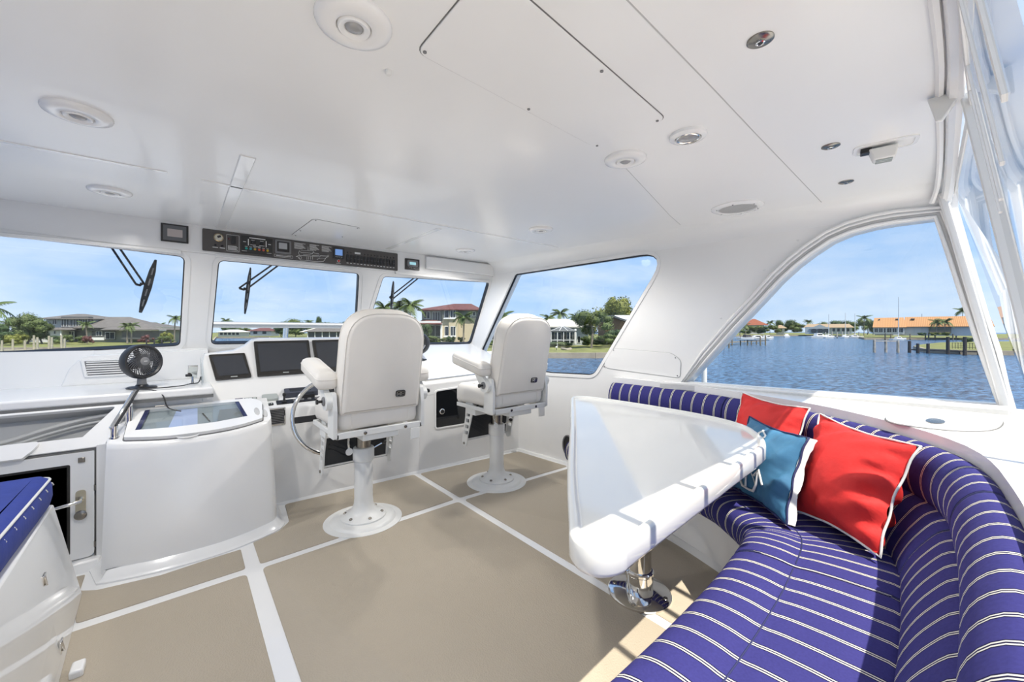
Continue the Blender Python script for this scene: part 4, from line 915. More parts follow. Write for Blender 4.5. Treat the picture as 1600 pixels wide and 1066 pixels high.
# separate little displays on the header
t = thing('wall_monitor', 'small dark framed monitor with pinkish screen on the header, port side', 'monitor')
for nm, q, mm, w0, w1 in (('frame', rect(-.106, .040, 1.858, 1.98, .003), bezel, 0, .012), ('inner_frame', rect(-.094, .028, 1.868, 1.970, .003), mat('mid_grey_bezel', (.13, .135, .14), .4), .011, .016), ('screen', rect(-.072, .008, 1.893, 1.945, .002), mat('pinkish_screen', (.50, .44, .41), .3), .0155, .0175)): badd(nm, q, mm, w0, w1, t)
t = thing('bilge_display', 'small black display with pale blue readout on the header, starboard of the panel', 'monitor')
for nm, q, mm, w0, w1 in (('frame', rect(1.648, 1.795, 1.838, 1.944, .003), bezel, 0, .012), ('inner_frame', rect(1.668, 1.778, 1.868, 1.93, .015), gray, .0115, .016), ('readout', rect(1.69, 1.755, 1.886, 1.912, .002), mat('cyan_lcd', (.30, .55, .60), .3, emis=.2), .0155, .0175)): badd(nm, q, mm, w0, w1, t)
for k in range(4): badd('key', rect(1.69+k*.017, 1.698+k*.017, 1.852, 1.859, .002), ltgray, .0115, .014, t)
# corner box at the starboard end of the header
m = MB(); m.box(1.86, 2.70, 3.565, 3.61, 1.865, 1.985); tag(m.build('speaker_box', gel, bevel=.008, seg=3), 'white raised box at the starboard end of the header', 'box')

# ------------------------------------------------------------------ overhead fixtures
def zc(w): return 2.0-w
def make_lamp(name, ro, ri, rl, h):
    t = empty(name)
    m = MB(); m.lathe([(ro, .001), (ro, -.004), (ro*.97, -.010), (ro*.80, -h), (ri+.006, -h-.002), (ri+.002, -h+.002), (ri, -.004)], n=40); m.build('trim_ring', gel, t, ang=50)
    m = MB(); m.lathe([(ri, -.004), (ri, -h-.001), (ri*.92, -h-.004), (rl+.004, -h-.002), (rl, -h+.002), (rl, -.003)], n=32); m.build('bezel', chrome if rl > .03 else gel, t, ang=50)
    m = MB(); m.lathe([(rl, -.003), (rl, -h+.001), (rl*.6, -h-.004), (.001, -h-.006)], n=24); m.build('lens', lens, t, ang=60)
    return t
def lamp_fill_light(x, y, e_):
    l = bpy.data.lights.new('lamp_fill_light', 'SPOT'); l.energy = e_; l.spot_size = R(165); l.spot_blend = .6; l.shadow_soft_size = .045; l.color = (1.0, .965, .91)  # added spot fill below unlit ceiling lamps, brightens the cabin
    o_ = bpy.data.objects.new('lamp_fill_light', l); COL.objects.link(o_); o_.location = (x, y, 1.955)
L0 = make_lamp('ceiling_lamp', .089, .038, .021, .016)
spots = [((.324, .994), 'round white ceiling lamp left of the large ceiling hatch'), ((-.273, 2.01), 'round white ceiling lamp at the port side, nearer one'), ((-.293, 3.02), 'round white ceiling lamp above the port windshield, far left'), ((1.491, 1.028), 'round white ceiling lamp above the table, next to the hatch corner'), ((2.043, 2.136), 'round white ceiling lamp above the second helm chair'), ((2.037, 3.143), 'small-looking round white ceiling lamp near the starboard header')]
for i, ((x, y), lb) in enumerate(spots):
    o = L0 if i == 0 else copy_tree(L0); o.location = (x, y, 2.0); tag(o, lb, 'lamp', 'round ceiling lamps'); lamp_fill_light(x, y, (2.2, 9, 7, .1, 12, 9)[i])
o = make_lamp('ceiling_lamp', .068, .043, .036, .014); o.location = (1.496, .751, 2.0); tag(o, 'ceiling lamp with chrome inner ring beside the large ceiling hatch', 'lamp')
t = thing('ceiling_speaker', 'round white perforated speaker in the overhead by the starboard arch', 'speaker', (2.60, 1.0, 2.0))
m = MB(); m.lathe([(.142, .001), (.142, -.005), (.130, -.012), (.105, -.014), (.10, -.008), (.098, -.004)], n=44); m.build('trim_ring', gel, t, ang=50)
m = MB(); m.lathe([(.10, -.003), (.098, -.009), (.05, -.013), (.001, -.014)], n=36); m.build('grille', mat('perforated_white', (.52, .52, .51), .5, bump=.6, bscale=900), t, ang=50)
for k in range(6): 
    a = R(60*k+10); m = MB(); m.lathe([(.004, -.012), (.004, -.016), (.001, -.016)], (.115*math.cos(a), .115*math.sin(a), 0), 8); m.build('screw', gray, t)
dk = None
for i, ((x, y), lb) in enumerate([((1.149, .386), 'round chrome ceiling latch, nearest the aft edge of the roof'), ((2.03, .426), 'round chrome ceiling latch left of the recessed floodlight'), ((2.577, .479), 'smallest-looking round chrome ceiling latch, nearest the arch')]):
    if dk is None:
        dk = empty('ceiling_latch')
        m = MB(); m.lathe([(.031, .001), (.031, -.003), (.026, -.006), (.001, -.0065)], n=28); m.build('disc', brushed, dk)
        m = MB(); m.lathe([(.011, -.006), (.011, -.010), (.008, -.011), (.001, -.008)], n=16); m.build('socket', chrome, dk); m = MB(); m.lathe([(.006, -.010), (.005, -.0115), (.001, -.0115)], n=10); m.build('keyhole', black, dk)
        o = dk
    else: o = copy_tree(dk)
    o.location = (x, y, 2.0); tag(o, lb, 'latch', 'chrome ceiling latches')
t = thing('floodlight', 'small white floodlight in a recessed tray in the overhead', 'floodlight', (2.19, .285, 2.0), R(4))
fo = rpoly([(-.085, -.046), (.085, -.046), (.085, .046), (-.085, .046)], .02, 4)
t.rotation_euler.z = R(-78)
m = MB(); m.plate(inset(fo, -.012), [fo], lambda a, b_, w: (a, b_, w), -.005, .001); m.build('tray_rim', gel, t)
m = MB(); m.plate(fo, [], lambda a, b_, w: (a, b_, w), -.002, .0005); m.build('tray', gelrough, t)
m = MB(); m.hexa([(-.035, -.03, -.06), (.03, -.03, -.06), (-.035, .03, -.06), (.03, .03, -.06), (-.05, -.03, -.012), (.04, -.03, -.012), (-.05, .03, -.012), (.04, .03, -.012)]); hd_ = m.build('lamp_head', powder, t, bevel=.006)
for k in range(3): m = MB(); m.box(-.028, .022, -.022+k*.017, -.012+k*.017, -.0645, -.059); m.build('louvre', ltgray, hd_)
m = MB(); m.box(-.075, -.04, -.02, .02, -.022, -.002); m.build('bracket', black, t, bevel=.003)

def hatch(name, pts, lab, scr):
    t_ = thing(name, lab, 'hatch')
    o_ = rpoly(pts, .035 if name == 'ceiling_hatch' else .01, 5)
    m_ = MB(); m_.plate(o_, [], lambda a, b_, w: (a, b_, 2.0-w), -.001, .004); m_.build('panel', ceilm, t_, bevel=.0015)
    m_ = MB(); m_.plate(inset(o_, -.003), [inset(o_, .0)], lambda a, b_, w: (a, b_, 2.0-w), -.001, .0012); m_.build('gap', seam, t_)
    for x, y in scr: m_ = MB(); m_.lathe([(.005, 0), (.005, -.003), (.001, -.003)], (x, y, 1.996), 10); m_.build('screw', gray, t_)
hatch('ceiling_hatch', [(.485, .66), (1.318, .742), (1.303, 1.040), (.487, .990)], 'large rounded rectangular hatch panel in the overhead with dark screws', [(.502, .972), (1.29, 1.022), (1.302, .765), (.90, 1.0), (.93, .72)])
hatch('ceiling_hatch', [(.682, 2.905), (1.005, 2.945), (1.0, 3.52), (.665, 3.52)], 'small square hatch panel in the overhead above the instrument panel', [(.70, 2.925), (.99, 2.96), (.985, 3.3), (.685, 3.3), (.69, 3.49)])
# seams and raised joint strips of the overhead
def strip(name, pts, w, h, mm, lab):
    m_ = MB(); L_ = [Vector((*p, 0)) for p in pts]; loops_ = []
    for i, p in enumerate(L_):
        d_ = (L_[min(i+1, len(L_)-1)]-L_[max(i-1, 0)]).normalized(); n_ = Vector((-d_.y, d_.x, 0))
        loops_.append([p+n_*w/2+Vector((0, 0, 2.0005)), p-n_*w/2+Vector((0, 0, 2.0005)), p-n_*w*.42+Vector((0, 0, 2.0-h)), p+n_*w*.42+Vector((0, 0, 2.0-h))])
    m_.loft(loops_); o_ = struct(m_.build(name, mm)); o_['label'] = lab
strip('trim_7', [(.3, .50), (.779, .532), (1.25, .556)], .004, .001, seamlt, 'thin seam line across the overhead, port part'); strip('trim_8', [(1.25, .556), (1.678, .581), (2.30, .615), (2.93, .65)], .004, .001, seamlt, 'thin seam line across the overhead, starboard part')
strip('trim_9', [(.222, 2.05), (.222, 3.595)], .062, .004, gel, 'raised glossy joint strip running fore and aft in the overhead, port'); strip('trim_10', [(1.46, 2.6), (1.46, 3.56)], .045, .003, gel, 'raised glossy joint strip running fore and aft in the overhead, starboard')
strip('trim_11', [(-1.3, 2.52), (-.05, 2.495)], .022, .004, gel, 'raised cross joint strip in the overhead, port part'); strip('trim_12', [(.08, 2.512), (.55, 2.535), (1.2, 2.515), (2.6, 2.49)], .018, .004, gel, 'raised cross joint strip in the overhead over the helm')
strip('trim_13', [(1.46, 1.05), (2.45, 1.35), (2.72, 1.42)], .003, .001, seamlt, 'faint seam line in the overhead above the table')
m = MB(); m.lathe([(.009, .001), (.009, -.010), (.006, -.014), (.001, -.014)], (.46, 1.115, 2.0), 14); tag(m.build('overhead_stud', powder), 'tiny white stud in the overhead beside the first ceiling lamp', 'stud')

# ------------------------------------------------------------------ wipers outside the windshield
def wiper(lab, a1, a1e, a2, a2e, bt, bb, bw=.014):
    t_ = thing('windshield_wiper', lab, 'wiper', (0, 0, 0), 0, 'windshield wipers')
    k = lambda p: Vector(p)+Vector((0, .02, .01))
    ext = lambda a, b_, f=1.15: k(b_)+(k(a)-k(b_))*f
    for a, e_ in ((a1, a1e), (a2, a2e)):
        m_ = MB(); m_.tube([ext(a, e_), k(e_)], .0065, 8); m_.build('arm', black, t_)
    m_ = MB(); m_.tube([k(a1e), (k(a1e)+k(a2e))/2+Vector((0, 0, -.012)), k(a2e)], .009, 8); m_.build('yoke', black, t_)
    m_ = MB(); B0, B1 = k(bt), k(bb); bd = (B1-B0).normalized(); bs = bd.cross(WN).normalized(); m_.loft([[p+bs*q*bw-WN*.012, p-bs*q*bw-WN*.012, p-bs*q*bw+WN*.012, p+bs*q*bw+WN*.012] for p, q in ((B0, .3), (B0.lerp(B1, .2), .8), (B0.lerp(B1, .5), 1), (B0.lerp(B1, .8), .8), (B1, .4))]); m2 = MB(); m2.tube([(k(a1e)+k(a2e))/2, B0.lerp(B1, .46)], .008, 6); m2.build('link', black, t_); bl = m_.build('blade', rubber, t_, bevel=.004)
    B0, B1 = k(bt), k(bb); m_ = MB()
    for q in (.2, .4, .6, .8): m_.obox(B0.lerp(B1, q)-WN*.016, (B1-B0).normalized()*.025, (B1-B0).normalized().cross(WN)*.004, WN*.005)
    m_.build('bridge', gray, bl)
wiper('black wiper with a wide blade hanging outside the port pane', (-.356, 3.674, 1.796), (-.242, 3.792, 1.564), (-.32, 3.672, 1.80), (-.203, 3.786, 1.576), (-.136, 3.706, 1.733), (-.225, 3.889, 1.373), .022)
wiper('black wiper hanging outside the centre pane', (.573, 3.683, 1.778), (.353, 3.785, 1.577), (.609, 3.686, 1.772), (.411, 3.784, 1.58), (.42, 3.705, 1.735), (.401, 3.885, 1.38))
wiper('black wiper hanging outside the starboard pane', (1.794, 3.689, 1.767), (1.584, 3.789, 1.571), (1.841, 3.687, 1.77), (1.631, 3.79, 1.567), (1.591, 3.712, 1.721), (1.63, 3.86, 1.44))

# ------------------------------------------------------------------ aft vinyl curtain and its frame
def cy(z, x=0): return .05-(1.97-z)*.152+max(0, x-1.9)*.07*(z-.87)
t = thing('vinyl_curtain', 'clear vinyl curtain with short white straps closing the aft side behind the sofa', 'curtain')
for x0, x1 in ((.60, 1.885), (1.915, 3.0)):
    m = MB(); m.loft([[(x0, cy(z, x0), z), (x1, cy(z, x1), z)] for z in (.865, 1.4, 1.95)], False, False, False); m.build('vinyl_panel', vinyl, t, smooth=False)
for x in (.90, 1.25, 1.59, 1.76):
    m = MB(); m.loft([[(x-.016, cy(z, x)-.002, z), (x+.016, cy(z, x)-.002, z), (x+.016, cy(z, x)+.004, z), (x-.016, cy(z, x)+.004, z)] for z in (1.58, 1.7, 1.95)]); m.build('strap', gelrough, t)
m = MB(); m.loft([[(x, cy(1.94, x)-.002, 1.94), (x, cy(1.94, x)+.004, 1.94), (x, cy(1.97, x)+.004, 1.965), (x, cy(1.97, x)-.002, 1.965)] for x in (.6, 1.9, 3.0)]); m.build('top_band', gelrough, t)
t = thing('roof_post', 'white square post rising from the coaming to the aft roof edge', 'post', (1.90, -.12, .862))
m = MB(); m.bar((0, 0, 0), (-.025, .175, 1.125), .028, .035, (0, 1, 0)); m.build('post', powder, t, bevel=.004)
m = MB(); m.box(-.03, .03, -.03, .03, -.002, .012); m.build('foot', powder, t, bevel=.004)
m = MB(); m.hexa([(-.075, .225, 1.045), (-.055, .225, 1.045), (-.075, .24, 1.045), (-.055, .24, 1.045), (-.06, .18, 1.13), (-.03, .18, 1.13), (-.06, .26, 1.13), (-.03, .26, 1.13)]); m.build('bracket', powder, t, bevel=.004)
t = thing('window_post', 'white raked post at the aft end of the arched side opening', 'post', (wx(0), -.035, .862))
m = MB(); m.bar((-.02, 0, 0), (-.045, .21, 1.09), .04, .034, (0, 1, 0)); m.build('post', gel, t, bevel=.006)
m = MB(); m.bar((-.05, -.002, .0), (-.072, .208, 1.07), .006, .012, (0, 1, 0)); m.build('track', gelrough, t)
# grab rail and cleat pieces on the aft coaming
t = thing('coaming_handrail', 'white rounded handrail along the aft coaming at the right edge', 'handrail')
m = MB(); m.tube(spline([(1.55, -.165, .862), (1.60, -.165, .905), (1.75, -.165, .925), (2.3, -.165, .925), (2.75, -.16, .925), (2.88, -.155, .905), (2.93, -.155, .862)], 6), .017, 10); m.build('rail', powder, t, ang=80)
m = MB(); m.bar((1.3, -.24, .88), (3.05, -.20, .88), .03, .035); m.build('track', gelrough, t, bevel=.004)

# ------------------------------------------------------------------ outside: boat brow and rail
m = MB(); m.hexa([(-1.6, 3.95, .75), (2.95, 3.95, .75), (-1.3, 8.6, -.1), (2.6, 8.6, -.1), (-1.6, 3.95, 1.0), (2.95, 3.95, 1.0), (-1.3, 8.6, .30), (2.6, 8.6, .30)]); struct(m.build('trim_14', gelrough))['label'] = 'white brow of the boat forward of the windshield'  # unseen brow, lengthened forward to bounce sun up onto the overhead
m = MB(); m.prism([(-2.0, -9), (3.6, -9), (3.3, -2.5), (-1.8, -2.5)], -.12, -.05); struct(m.build('trim_15', beige))['label'] = 'unseen beige boat deck aft of the helm, added for sun bounce'  # unseen deck added to bounce sunlight; beige keeps the aft overhead from over-brightening
m = MB(); m.loft([[(cx-w, y, -4.5), (cx-w*1.05, y, -1.75+q), (cx+w*1.05, y, -1.75+q), (cx+w, y, -4.5)] for cx, w, y, q in ((.7, 3.0, -9, 0), (.7, 3.0, 3, 0), (.7, 2.9, 8, .1), (.7, 2.3, 11, .25), (.7, 1.2, 13.5, .4), (.7, .1, 15, .5))]); struct(m.build('trim_16', gelrough))['label'] = 'white hull and main deck of the boat below the helm'  # unseen hull, added so its sunlit foredeck brightens the overhead
t = thing('bow_rail', 'stainless rail outside the centre windshield pane', 'rail')
m = MB(); m.tube([(.06, 4.62, 1.308), (.6, 4.64, 1.308), (1.9, 4.60, 1.305)], .030, 10); m.build('rail', mat('satin_rail', (.30, .31, .32), .45, metal=.5), t, ang=80)
m = MB(); m.cyl((.80, 4.64, .85), (.835, 4.65, 1.31), .026, n=12); m.build('post', chrome, t)

# ------------------------------------------------------------------ water and land
WZ = -4.25
def far(u, Z, z=WZ): 
    p = EYE+(FWD+RGT*((u-800)/625))*Z; return Vector((p.x, p.y, z))
def hz(v, Z): return 1.25+(517-v)/625*Z
def water_mat():
    m_ = bpy.data.materials.new('canal_water'); m_.use_nodes = True; t_ = m_.node_tree; b_ = t_.nodes['Principled BSDF']
    b_.inputs['Base Color'].default_value = (.012, .060, .17, 1); b_.inputs['Roughness'].default_value = .16; b_.inputs['Specular IOR Level'].default_value = .22
    tcx = N(t_, 'ShaderNodeTexCoord')
    n1 = N(t_, 'ShaderNodeTexNoise'); n1.inputs['Scale'].default_value = 1.0; n1.inputs['Detail'].default_value = 7; n1.inputs['Roughness'].default_value = .6
    mp_ = N(t_, 'ShaderNodeMapping'); mp_.inputs['Rotation'].default_value = (0, 0, R(35)); mp_.inputs['Scale'].default_value = (1, 1.9, 1)
    t_.links.new(tcx.outputs['Object'], mp_.inputs[0]); t_.links.new(mp_.outputs[0], n1.inputs['Vector'])
    bp = N(t_, 'ShaderNodeBump'); bp.inputs['Strength'].default_value = 1.0; bp.inputs['Distance'].default_value = .42
    t_.links.new(n1.outputs[0], bp.inputs['Height']); t_.links.new(bp.outputs[0], b_.inputs['Normal'])
    n2 = N(t_, 'ShaderNodeTexNoise'); n2.inputs['Scale'].default_value = .9; n2.inputs['Detail'].default_value = 9; n2.inputs['Roughness'].default_value = .72
    t_.links.new(mp_.outputs[0], n2.inputs['Vector'])
    r_ = N(t_, 'ShaderNodeValToRGB'); r_.color_ramp.elements[0].position = .40; r_.color_ramp.elements[1].position = .62
    r_.color_ramp.elements[0].color = (.001, .010, .042, 1); r_.color_ramp.elements[1].color = (.085, .21, .39, 1)  # light and dark of the ripples painted into the base colour
    t_.links.new(n2.outputs[0], r_.inputs[0]); t_.links.new(r_.outputs[0], b_.inputs['Base Color'])
    return m_
m = MB(); S_ = 1800; m.add([(-S_, -S_, WZ), (S_, -S_, WZ), (S_, S_, WZ), (-S_, S_, WZ)], [(0, 1, 2, 3)]); o = struct(m.build('water', water_mat(), smooth=False)); o['label'] = 'rippled blue canal water around the boat'
lawnm = mat('lawn_grass', (.155, .165, .045), .9, var=.30, vscale=.35)
conc = mat('seawall_concrete', (.30, .26, .20), .85, var=.15, vscale=.6)
wood = mat('weathered_piling', (.20, .165, .11), .85, var=.3, vscale=3)
darkwood = mat('dark_piling', (.035, .03, .03), .85, var=.2, vscale=3)
whitewall = mat('white_stucco', (.55, .55, .54), .8, var=.04)
greywall = mat('pale_grey_stucco', (.40, .43, .43), .8, var=.04)
cream_w = mat('cream_stucco', (.50, .43, .30), .8, var=.04); greyst = mat('grey_siding', (.25, .26, .22), .8, var=.05)
shingle = mat('grey_shingles', (.12, .11, .10), .85, var=.18, vscale=.8); redtile = mat('red_roof_tiles', (.115, .042, .036), .8, var=.25, vscale=1.2)
whiteroof = mat('pale_roof_tiles', (.46, .44, .38), .8, var=.06, vscale=.8); darkroof = mat('charcoal_roof', (.06, .065, .07), .7)
brownw = mat('brown_siding', (.21, .12, .055), .8, var=.2)
winm = mat('dark_window_glass', (.030, .036, .042), .15); scr = mat('screen_mesh', (.085, .09, .09), .7); trimw = mat('white_trim', (.74, .74, .72), .6)
def orange_tiles():
    m_ = mat('orange_roof_tiles', (.62, .30, .11), .8); t_ = m_.node_tree; b_ = t_.nodes['Principled BSDF']
    tcx = N(t_, 'ShaderNodeTexCoord'); w_ = N(t_, 'ShaderNodeTexWave'); w_.wave_type = 'BANDS'; w_.bands_direction = 'X'; w_.inputs['Scale'].default_value = .40; w_.inputs['Distortion'].default_value = .3
    t_.links.new(tcx.outputs['Object'], w_.inputs['Vector'])
    r_ = N(t_, 'ShaderNodeValToRGB'); r_.color_ramp.elements[0].color = (.34, .165, .065, 1); r_.color_ramp.elements[1].color = (.48, .255, .11, 1); t_.links.new(w_.outputs[0], r_.inputs[0]); t_.links.new(r_.outputs[0], b_.inputs['Base Color'])
    return m_
orange = orange_tiles()

def land(name, shore, back, z0, z1, lab, wall=True):
    """lawn between a shoreline (list of (u,Z)) and a back line, with a seawall face"""
    S0 = [far(u, Z, z0) for u, Z in shore]; B0 = [far(u, Z, z1) for u, Z in back]
    m_ = MB(); n_ = len(S0); m_.add([tuple(p) for p in S0+B0], [(i, i+1, n_+i+1, n_+i) for i in range(n_-1)])
    o_ = struct(m_.build(name, lawnm, smooth=False)); o_['label'] = lab
    for f in o_.data.polygons: 
        if f.normal.z < 0: f.flip()
    if wall:
        m_ = MB()
        for i in range(n_-1):
            a, b_ = S0[i], S0[i+1]; d_ = (b_-a).normalized(); nn_ = Vector((d_.y, -d_.x, 0)); 
            if nn_.dot(-a) < 0: nn_ = -nn_
            m_.hexa([a+nn_*.2+Vector((0, 0, WZ-.3-z0)), b_+nn_*.2+Vector((0, 0, WZ-.3-z0)), a-nn_*.5+Vector((0, 0, WZ-.3-z0)), b_-nn_*.5+Vector((0, 0, WZ-.3-z0)), a+nn_*.2+Vector((0, 0, .06)), b_+nn_*.2+Vector((0, 0, .06)), a-nn_*.5+Vector((0, 0, .06)), b_-nn_*.5+Vector((0, 0, .06))])
        m_.build('seawall', conc, o_)
    return o_
lawnL = land('lawn_port', [(-1400, 95), (-600, 98), (0, 104), (160, 108), (300, 112), (330, 150), (338, 300)], [(-2500, 170), (-1200, 175), (0, 180), (150, 185), (250, 190), (290, 240), (310, 420)], -3.2, -2.0, 'lawn with a low seawall off the port bow')
lawnA = land('lawn_ahead', [(300, 300), (345, 290), (420, 285), (432, 130), (520, 112), (640, 92), (760, 80), (930, 80), (1010, 84), (1090, 120), (1110, 200)], [(290, 520), (345, 520), (430, 520), (470, 400), (560, 350), (700, 320), (820, 300), (960, 290), (1040, 300), (1110, 340), (1130, 420)], -3.2, -1.2, 'lawn and seawall ahead of the starboard window')
lawnF = land('lawn_far', [(1085, 330), (1180, 400), (1260, 420), (1335, 360), (1350, 250), (1450, 246), (1540, 244), (1800, 240), (2600, 230)], [(1090, 700), (1190, 720), (1270, 720), (1340, 650), (1380, 420), (1460, 420), (1560, 420), (1830, 420), (2900, 420)], -3.2, -2.2, 'far lawn and seawall beyond the canal to starboard')
lawnS = land('lawn_spit', [(1428, 118), (1445, 101), (1500, 93), (1560, 90), (1900, 84), (2600, 80)], [(1432, 122), (1470, 150), (1540, 165), (1600, 165), (2000, 160), (2900, 150)], -3.3, -3.1, 'grassy spit with a dark seawall to starboard')

# ------------------------------------------------------------------ plants
leafA = mat('leaf_green', (.075, .105, .022), .7, var=.35, vscale=.9); leafB = mat('leaf_dark_green', (.040, .075, .020), .7, var=.35, vscale=.9)
leafY = mat('leaf_yellow_green', (.17, .185, .03), .7, var=.3, vscale=.9); leafP = mat('palm_green', (.10, .145, .035), .6, var=.3, vscale=.9); leafR = mat('leaf_reddish', (.12, .045, .04), .7, var=.3)
bark = mat('grey_bark', (.22, .19, .15), .9, var=.2, vscale=2)
def frond_mesh(L, droop, mm):
    m_ = MB(); n_ = 9; ax = []
    for i in range(n_+1):
        s = i/n_; ax.append(Vector((s*L*(1-.18*s*droop), 0, L*(.42*s-droop*.95*s*s))))
    m_.tube(ax, [.05*(1-.7*i/n_) for i in range(n_+1)], 3)
    for i in range(1, n_+1):
        s = i/n_; w_ = L*.30*math.sin(PI*min(1, s*.85+.12))**.7; p = ax[i]; d_ = (ax[i]-ax[i-1]).normalized(); q = p-d_*L*.085
        for sg in (-1, 1):
            tip = p+Vector((0, sg*w_, 0))+d_*w_*.7-Vector((0, 0, w_*.5))
            m_.add([q, p, tip], [(0, 1, 2)])
            tip2 = q+Vector((0, sg*w_*.95, 0))+d_*w_*.45-Vector((0, 0, w_*.62)); m_.add([q-d_*L*.03, q+d_*L*.03, tip2], [(0, 1, 2)])
    return m_.mesh('frond', mm, False, recalc=False)
FR = [frond_mesh(1.0, d_, leafP) for d_ in (.55, .9, 1.3)]
def palm(u, Z, vb, vt, lab, spread=1.0, nf=13, seed=0, group='palm trees ashore', lean=.04):
    rr = random.Random(seed*31+int(u)); zb = hz(vb, Z); ztp = hz(vt, Z); L = spread
    base_ = far(u, Z, zb); crown = ztp-L*.42
    t_ = thing('palm_tree', lab, 'palm', base_, rr.uniform(0, 6), group)
    h = max(crown-zb, 1.0); m_ = MB(); m_.tube(spline([(0, 0, -.3), (lean*h*.3, 0, h*.4), (lean*h, 0, h)], 4), [.30, .26, .24, .22, .2, .19, .18, .17, .17], 7); m_.build('trunk', bark, t_)
    for k in range(nf):
        o_ = link('frond', FR[k % 3 if k < nf-2 else 0], t_); o_.location = (lean*h, 0, h); o_.rotation_euler = (rr.uniform(-.15, .15), rr.uniform(-.25, .15) if k % 3 else -.55, 2*PI*k/nf*1.0+rr.uniform(-.2, .2)+ (k//6)*.3); s_ = L*rr.uniform(.85, 1.1); o_.scale = (s_, s_, s_)
    return t_
def blob_mesh(seed, mm, n_=3600, leaf=.05, flat=1.0):
    rr = random.Random(seed); m_ = MB()
    cl = [(Vector((rr.gauss(0, .42), rr.gauss(0, .42), rr.uniform(-.45, .55)*flat)), rr.uniform(.26, .46)) for _ in range(16)]
    for i in range(n_):
        c, r_ = cl[i % len(cl)]; d_ = Vector((rr.gauss(0, 1), rr.gauss(0, 1), rr.gauss(0, 1))).normalized(); p = c+d_*r_*rr.uniform(.75, 1.05)
        a = Vector((rr.uniform(-1, 1), rr.uniform(-1, 1), rr.uniform(-1, 1))).normalized(); b_ = d_.cross(a).normalized() if rr.random() < .7 else a.orthogonal().normalized(); a = (a-d_*a.dot(d_)*.6)
        m_.add([p-a*leaf-b_*leaf*.4, p+a*leaf*.6+b_*leaf*.5, p+a*leaf*.2-b_*leaf*1.2], [(0, 1, 2)])
    # a filled core so that the crown is not see-through
    for c, r_ in cl: m_.ball(c, r_*.68, 6)
    xs = [abs(v.x) for v in m_.v]+[abs(v.y) for v in m_.v]; zs = [v.z for v in m_.v]; k_ = 1/max(xs); z0_, z1_ = min(zs), max(zs)
    m_.v = [Vector((v.x*k_, v.y*k_, (v.z-z0_)/(z1_-z0_))) for v in m_.v]
    return m_.mesh('foliage', mm, False, recalc=False)
BL = {}
for nm, mm in (('a', leafA), ('d', leafB), ('y', leafY), ('r', leafR)):
    for s_ in range(2): BL[nm+str(s_)] = blob_mesh(s_*7+ord(nm), mm)
def tree(u, Z, vb, vt, w, lab, kind='a', seed=0, trunk=.25, group='trees ashore', cat='tree', name='tree'):
    """w = crown width in metres, foliage from trunk fraction to the top"""
    zb = hz(vb, Z); zt_ = hz(vt, Z); h = zt_-zb; t_ = thing(name, lab, cat, far(u, Z, zb), seed*1.7, group)
    o_ = link('foliage', BL[kind+str(seed % 2)], t_); o_['kind'] = 'stuff'; o_.location = (0, 0, h*trunk*.7); o_.scale = (w/2, w/2, h*(1-trunk*.7))
    if trunk > .05:
        m_ = MB(); m_.tube([(0, 0, -.4), (.05*h, 0, h*trunk), (0, .03*h, h*(trunk+.3))], [.035*h, .028*h, .018*h], 6); m_.build('trunk', bark, t_)
    return t_
def bush(u, Z, vb, vt, w, lab, kind='a', seed=0): return tree(u, Z, vb, vt, w, lab, kind, seed, 0.0, 'shrubs ashore', 'shrub', 'shrub')

# ------------------------------------------------------------------ houses
class House:
    """local frame: x to the right as seen from the boat, y away, z up; origin at the left front corner on the ground"""
    def __init__(s, name, u, Z, vb, lab, cat='house', face=False):
        s.Z = Z; s.k = Z/625; s.u = u; s.zb = hz(vb, Z); s.th = math.atan((u-800)/625) if face else None; s.t = thing(name, lab, cat, far(u, Z, s.zb), -YAW-(s.th or 0))
    def X(s, u): return (u-s.u)*s.k if s.th is None else s.Z/math.cos(s.th)*math.tan(math.atan((u-800)/625)-s.th)
    def H(s, v): return hz(v, s.Z)-s.zb
    def box(s, nm, u0, u1, v0, v1, y0, y1, mm, parent=None):
        m_ = MB(); m_.box(s.X(u0), s.X(u1), y0, y1, s.H(v1), s.H(v0)); return m_.build(nm, mm, parent or s.t, smooth=False)
    def hip(s, nm, u0, u1, ve, vt, y0, y1, ri, mm, over=.5, gable=False, ridge=None):
        x0, x1 = s.X(u0)-over, s.X(u1)+over; y0 -= over; y1 += over; a, b_ = s.H(ve), s.H(vt); ym = (y0+y1)/2
        r0, r1 = (x0+ri, x1-ri) if ridge is None else (s.X(ridge[0]), s.X(ridge[1]))
        v = [(x0, y0, a), (x1, y0, a), (x1, y1, a), (x0, y1, a), (r0, ym, b_), (r1, ym, b_)]
        v += [(p[0], p[1], a-.25) for p in v[:4]]
        m_ = MB(); m_.add(v, [(0, 1, 5, 4), (1, 2, 5), (2, 3, 4, 5), (3, 0, 4), (9, 8, 7, 6), (0, 6, 7, 1), (1, 7, 8, 2), (2, 8, 9, 3), (3, 9, 6, 0)]); return m_.build(nm, mm, s.t, smooth=False)
    def win(s, u0, u1, v0, v1, y=0, mull=0, mm=None, frame=True):
        w_ = s.box('window', u0, u1, v0, v1, y-.12, y+.02, trimw if frame else (mm or winm))
        if frame: 
            g = .12 if (u1-u0)*s.k > .8 else .07
            m_ = MB(); m_.box(s.X(u0)+g, s.X(u1)-g, y-.15, y-.10, s.H(v1)+g, s.H(v0)-g); m_.build('pane', mm or winm, w_, smooth=False)
            for k in range(mull):
                xm = s.X(u0)+(s.X(u1)-s.X(u0))*(k+1)/(mull+1); m_ = MB(); m_.box(xm-.05, xm+.05, y-.17, y-.14, s.H(v1)+g, s.H(v0)-g); m_.build('mullion', trimw, w_, smooth=False)
        return w_

